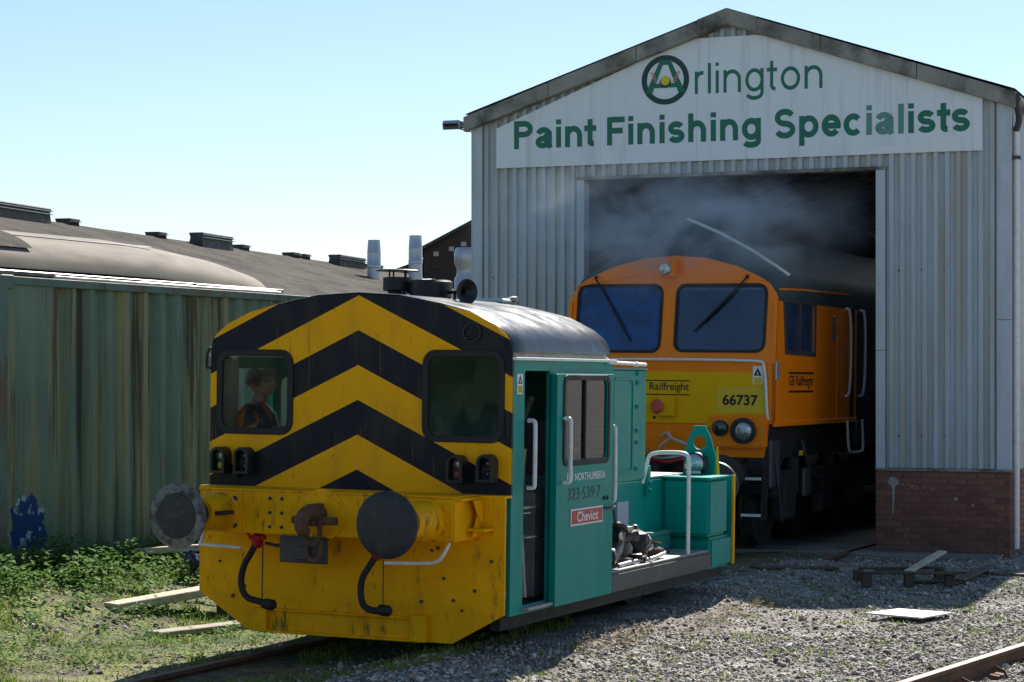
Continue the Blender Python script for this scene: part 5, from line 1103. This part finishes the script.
# larger lumps of ballast
xx = rng.uniform(-1.5, 5, 150); yy = rng.uniform(15, 23, 150); lx_, ly_ = shl(xx, yy); k = (lx_ > 1.35) & visible(xx, yy)
V, F = stones(xx[k], yy[k], rng.uniform(.02, .042, k.sum()), .3); tri_mesh('ballast_lumps', V, F, None, 'larger dark ballast lumps among the gravel', 'ballast', SM, np.repeat(rng.choice([0, 2, 2, 3], k.sum()), 16))

# ------------------------------------------------------------------ grass and weeds
def leafmat(nm, c1, c2, tr=.35):
    m = bpy.data.materials.new(nm); m.use_nodes = True; n = m.node_tree.nodes; l = m.node_tree.links; b = n['Principled BSDF']; out = n['Material Output']
    tc = n.new('ShaderNodeTexCoord'); nz = n.new('ShaderNodeTexNoise'); nz.inputs['Scale'].default_value = 7; l.new(tc.outputs['Object'], nz.inputs[0])
    mp = n.new('ShaderNodeMapRange'); mp.inputs[1].default_value = .35; mp.inputs[2].default_value = .65; l.new(nz.outputs[0], mp.inputs[0])
    x = n.new('ShaderNodeMix'); x.data_type = 'RGBA'; x.inputs[6].default_value = (*c1, 1); x.inputs[7].default_value = (*c2, 1); l.new(mp.outputs[0], x.inputs[0])
    l.new(x.outputs[2], b.inputs['Base Color']); b.inputs['Roughness'].default_value = .7; b.inputs['Specular IOR Level'].default_value = .15
    t = n.new('ShaderNodeBsdfTranslucent'); l.new(x.outputs[2], t.inputs[0]); ms = n.new('ShaderNodeMixShader'); ms.inputs[0].default_value = tr
    l.new(b.outputs[0], ms.inputs[1]); l.new(t.outputs[0], ms.inputs[2]); l.new(ms.outputs[0], out.inputs[0]); return m
LEAF = leafmat('nettle_leaf', (.085, .19, .035), (.17, .28, .07)); GRASS = leafmat('short_grass', (.14, .22, .03), (.27, .32, .075)); DRY = leafmat('dry_reddish_weed', (.22, .11, .05), (.17, .17, .06))
def blades(X, Y, Ht, W, name, m, lbl):
    n_ = len(X); a = rng.uniform(0, 2*np.pi, n_); Z = gz(X, Y)-.01; d = np.stack([np.cos(a), np.sin(a), np.zeros(n_)], 1); s = np.stack([-np.sin(a), np.cos(a), np.zeros(n_)], 1)
    P = np.stack([X, Y, Z], 1); ln = rng.uniform(.1, .9, n_)[:, None]; H3 = Ht[:, None]; up = np.array([0, 0, 1.])
    mid = P+up*H3*.6+d*H3*ln*.25; tip = P+up*H3*(1-.25*ln)+d*H3*ln*.8; w_ = W[:, None]
    V = np.stack([P-s*w_, P+s*w_, mid+s*w_*.7, mid-s*w_*.7, tip], 1).reshape(-1, 3); b = np.arange(n_)*5
    F = np.concatenate([np.stack([b, b+1, b+2], 1), np.stack([b, b+2, b+3], 1), np.stack([b+3, b+2, b+4], 1)]); return tri_mesh(name, V, F, m, lbl, 'grass')
n0 = 90000; xx = rng.uniform(-6.5, 0.5, n0); yy = 14.8+7*rng.random(n0); lx_, ly_ = shl(xx, yy)
dens = np.where(lx_ < -1.0, .06+.74*(vnoise(xx, yy, .55, 3)+.35*vnoise(xx, yy, .16, 8) > .72), .45*(vnoise(xx, yy, .5, 3) > .45))*(lx_ > -4.2)*(lx_ < 1.0)
k = (rng.random(n0) < dens) & visible(xx, yy) & (np.abs(np.abs(lx_)-.75) > .06); xx, yy = xx[k], yy[k]
blades(xx, yy, rng.uniform(.025, .085, len(xx)), rng.uniform(.003, .007, len(xx)), 'grass', GRASS, 'short yellow-green grass and moss beside the left track')
# sparse tufts in the gravel
cx_ = rng.uniform(-.5, 6.5, 420); cy_ = rng.uniform(14.6, 25, 420); lx_, ly_ = shl(cx_, cy_); k = (lx_ > 1.4); cx_, cy_ = cx_[k], cy_[k]
xx = np.repeat(cx_, 26)+rng.normal(0, .06, len(cx_)*26); yy = np.repeat(cy_, 26)+rng.normal(0, .09, len(cx_)*26)
blades(xx, yy, rng.uniform(.015, .055, len(xx)), rng.uniform(.004, .008, len(xx)), 'gravel_tufts', GRASS, 'thin tufts of grass growing through the gravel')
def weeds(name, C_, m, lbl, hgt, nl, ls, spread):
    V = []; F = []
    for (x, y), h in zip(C_, hgt):
        z0 = float(gz(x, y)); n_ = int(nl*h/.3)+6
        p = np.stack([rng.normal(0, spread, n_), rng.normal(0, spread, n_), h*rng.random(n_)**.8], 1); p[:, :2] *= (1-.45*p[:, 2:3]/h)
        a = rng.uniform(0, 2*np.pi, n_); t = rng.uniform(-.5, .7, n_); L = ls*rng.uniform(.6, 1.3, n_)
        d = np.stack([np.cos(a)*np.cos(t), np.sin(a)*np.cos(t), np.sin(t)], 1); s = np.stack([-np.sin(a), np.cos(a), rng.normal(0, .25, n_)], 1)
        B = p+np.array([x, y, z0]); q = np.stack([B, B+d*L[:, None]*.5+s*L[:, None]*.34, B+d*L[:, None]-np.array([0, 0, 1.])*L[:, None]*.2, B+d*L[:, None]*.5-s*L[:, None]*.34], 1)
        b = sum(len(v_) for v_ in V); V.append(q.reshape(-1, 3)); i_ = b+np.arange(n_)*4; F.append(np.stack([i_, i_+1, i_+2], 1)); F.append(np.stack([i_, i_+2, i_+3], 1))
    return tri_mesh(name, np.concatenate(V), np.concatenate(F), m, lbl, 'weeds')
cc = []; hh = []
for _ in range(560):
    y = rng.uniform(-3.0, 4.5); x = .10+abs(rng.normal(0, .55)); wx, wy, _z = cy(x, y, 0)
    if not visible(np.array(wx), np.array(wy)): continue
    lx_, ly_ = shl(wx, wy)
    if lx_ > -1.75: continue
    cc.append((wx, wy)); hh.append(max(.05, rng.uniform(.12, .34)*math.exp(-x*.9)*(1.25 if y < .8 else .85)))
weeds('weeds', cc, LEAF, 'leafy green weeds growing along the foot of the container', hh, 30, .058, .09)
cc = []
for _ in range(1500):
    x, y = rng.uniform(-5.5, -.6), rng.uniform(14.8, 20.5); lx_, ly_ = shl(x, y)
    if -3.6 < lx_ < .3 and abs(x) < y*.245+.2 and vnoise(np.array(x), np.array(y), .5, 12)+.3*rng.random() > .62: cc.append((x, y))
ck = []; ch_ = []
for _ in range(1300):
    x, y = rng.uniform(-6, -1.4), rng.uniform(15, 22); lx_, ly_ = shl(x, y)
    if -3.9 < lx_ < -1.05 and abs(x) < y*.245+.2 and vnoise(np.array(x), np.array(y), .7, 21)+.45*vnoise(np.array(x), np.array(y), .2, 22) > .86: ck.append((x, y)); ch_.append(rng.uniform(.04, .15))
weeds('low_weeds', ck, LEAF, 'patchy low green weeds between the container and the track', ch_, 40, .036, .07)
weeds('moss_clumps', cc, GRASS, 'low clumps of yellow-green moss and seedlings left of the track', rng.uniform(.02, .06, len(cc)), 60, .020, .06)
P_ = []
for _ in range(110):
    ly = rng.uniform(.8, 5.2); lx0 = 1.45+abs(rng.normal(0, .12))+.12*(ly-2.5 > 0); wx = SHP[0]+lx0*math.cos(SHY)+ly*math.sin(SHY); wy = SHP[1]-lx0*math.sin(SHY)+ly*math.cos(SHY); P_.append((wx, wy))
weeds('dry_weeds', P_, DRY, 'small reddish weeds on the gravel beside the shunter', rng.uniform(.03, .13, len(P_)), 26, .022, .03)
tall = thing('tall_weed', 'single tall leafy weed standing against the container foot', 'weed', (-3.86, 20.75, float(gz(-3.86, 20.75))))
obj('stem', MB().tube([(0, 0, 0), (.01, 0, .25), (.03, .0, .48)], [.008, .004], 5), LEAF, tall)
for k in range(16):
    h = .12+.36*k/15; a = k*2.4; L = .10-.04*k/15; d = Vector((math.cos(a), math.sin(a), .25)); s_ = Vector((-math.sin(a), math.cos(a), 0)); b = Vector((.02*k/15, 0, h))
    obj('leaf', MB().add([b, b+d*L*.5+s_*L*.3, b+d*L-Vector((0, 0, L*.2)), b+d*L*.5-s_*L*.3], [(0, 1, 2, 3)]), LEAF, tall, fix=False)

# ------------------------------------------------------------------ dark hedge behind the photographer (seen in the windows)
hx = rng.uniform(-60, 60, 5200); hy = -22+rng.normal(0, 1.6, 5200); hz = rng.uniform(0, 1, 5200)**.8*(1.9+.8*vnoise(hx, hx*0, 7, 4)+1.0*vnoise(hx, hx*0, 2, 6))
a_ = rng.uniform(0, 6.28, 5200); sz = rng.uniform(.5, .95, 5200)[:, None]; d1 = np.stack([np.cos(a_), rng.normal(0, .4, 5200), np.sin(a_)], 1)*sz; d2 = np.stack([-np.sin(a_), rng.normal(0, .4, 5200), np.cos(a_)], 1)*sz
P0 = np.stack([hx, hy, hz], 1); V = np.stack([P0-d1, P0+d2, P0+d1, P0-d2], 1).reshape(-1, 3); i_ = np.arange(5200)*4
tri_mesh('hedge', V, np.stack([i_, i_+1, i_+2, i_+3], 1), leafmat('dark_hedge_leaf', (.02, .04, .012), (.045, .06, .025), .1), 'tall dark hedge along the far side of the yard', 'hedge')
# ------------------------------------------------------------------ exhaust smoke drifting in the doorway
def smoke_mat():
    m = bpy.data.materials.new('thin_blue_exhaust_smoke'); m.use_nodes = True; n = m.node_tree.nodes; l = m.node_tree.links; n.remove(n['Principled BSDF']); out = n['Material Output']
    pv = n.new('ShaderNodeVolumePrincipled'); pv.inputs['Color'].default_value = (.78, .90, 1, 1); pv.inputs['Anisotropy'].default_value = .3
    tc = n.new('ShaderNodeTexCoord')
    mp = n.new('ShaderNodeMapping'); mp.inputs['Scale'].default_value = (1.0, 1.0, 1.5); l.new(tc.outputs['Object'], mp.inputs[0])
    nz = n.new('ShaderNodeTexNoise'); nz.inputs['Scale'].default_value = 1.5; nz.inputs['Detail'].default_value = 7; nz.inputs['Roughness'].default_value = .62; nz.inputs['Distortion'].default_value = .6; l.new(mp.outputs[0], nz.inputs[0])
    r = n.new('ShaderNodeMapRange'); r.inputs[1].default_value = .43; r.inputs[2].default_value = .66; l.new(nz.outputs[0], r.inputs[0])
    # fade towards the edge of the cloud
    v2 = n.new('ShaderNodeVectorMath'); v2.operation = 'MULTIPLY'; v2.inputs[1].default_value = (1/3.0, 1/1.6, 1/1.1); l.new(tc.outputs['Object'], v2.inputs[0])
    ln = n.new('ShaderNodeVectorMath'); ln.operation = 'LENGTH'; l.new(v2.outputs[0], ln.inputs[0])
    f = n.new('ShaderNodeMapRange'); f.interpolation_type = 'SMOOTHERSTEP'; f.inputs[1].default_value = 1.0; f.inputs[2].default_value = .0; l.new(ln.outputs['Value'], f.inputs[0])
    mu = n.new('ShaderNodeMath'); mu.operation = 'MULTIPLY'; l.new(r.outputs[0], mu.inputs[0]); l.new(f.outputs[0], mu.inputs[1])
    m3 = n.new('ShaderNodeMath'); m3.operation = 'MULTIPLY'; m3.inputs[1].default_value = SMOKE; l.new(mu.outputs[0], m3.inputs[0]); l.new(m3.outputs[0], pv.inputs['Density'])
    l.new(pv.outputs[0], out.inputs['Volume']); return m
SMOKE = 1.9
bm_ = bmesh.new(); bmesh.ops.create_icosphere(bm_, subdivisions=3, radius=1)
for v in bm_.verts: v.co = Vector((v.co.x*3.05, v.co.y*1.65, v.co.z*1.13))
me = bpy.data.meshes.new('smoke'); bm_.to_mesh(me); bm_.free()
sm = link('smoke', me, smoke_mat()); sm.rotation_euler = (0, 0, -R(21)); sm.location = (1.85, 26.45, 3.85)
tag(sm, 'thin blue exhaust smoke drifting in the top of the doorway', 'smoke', kind='stuff')
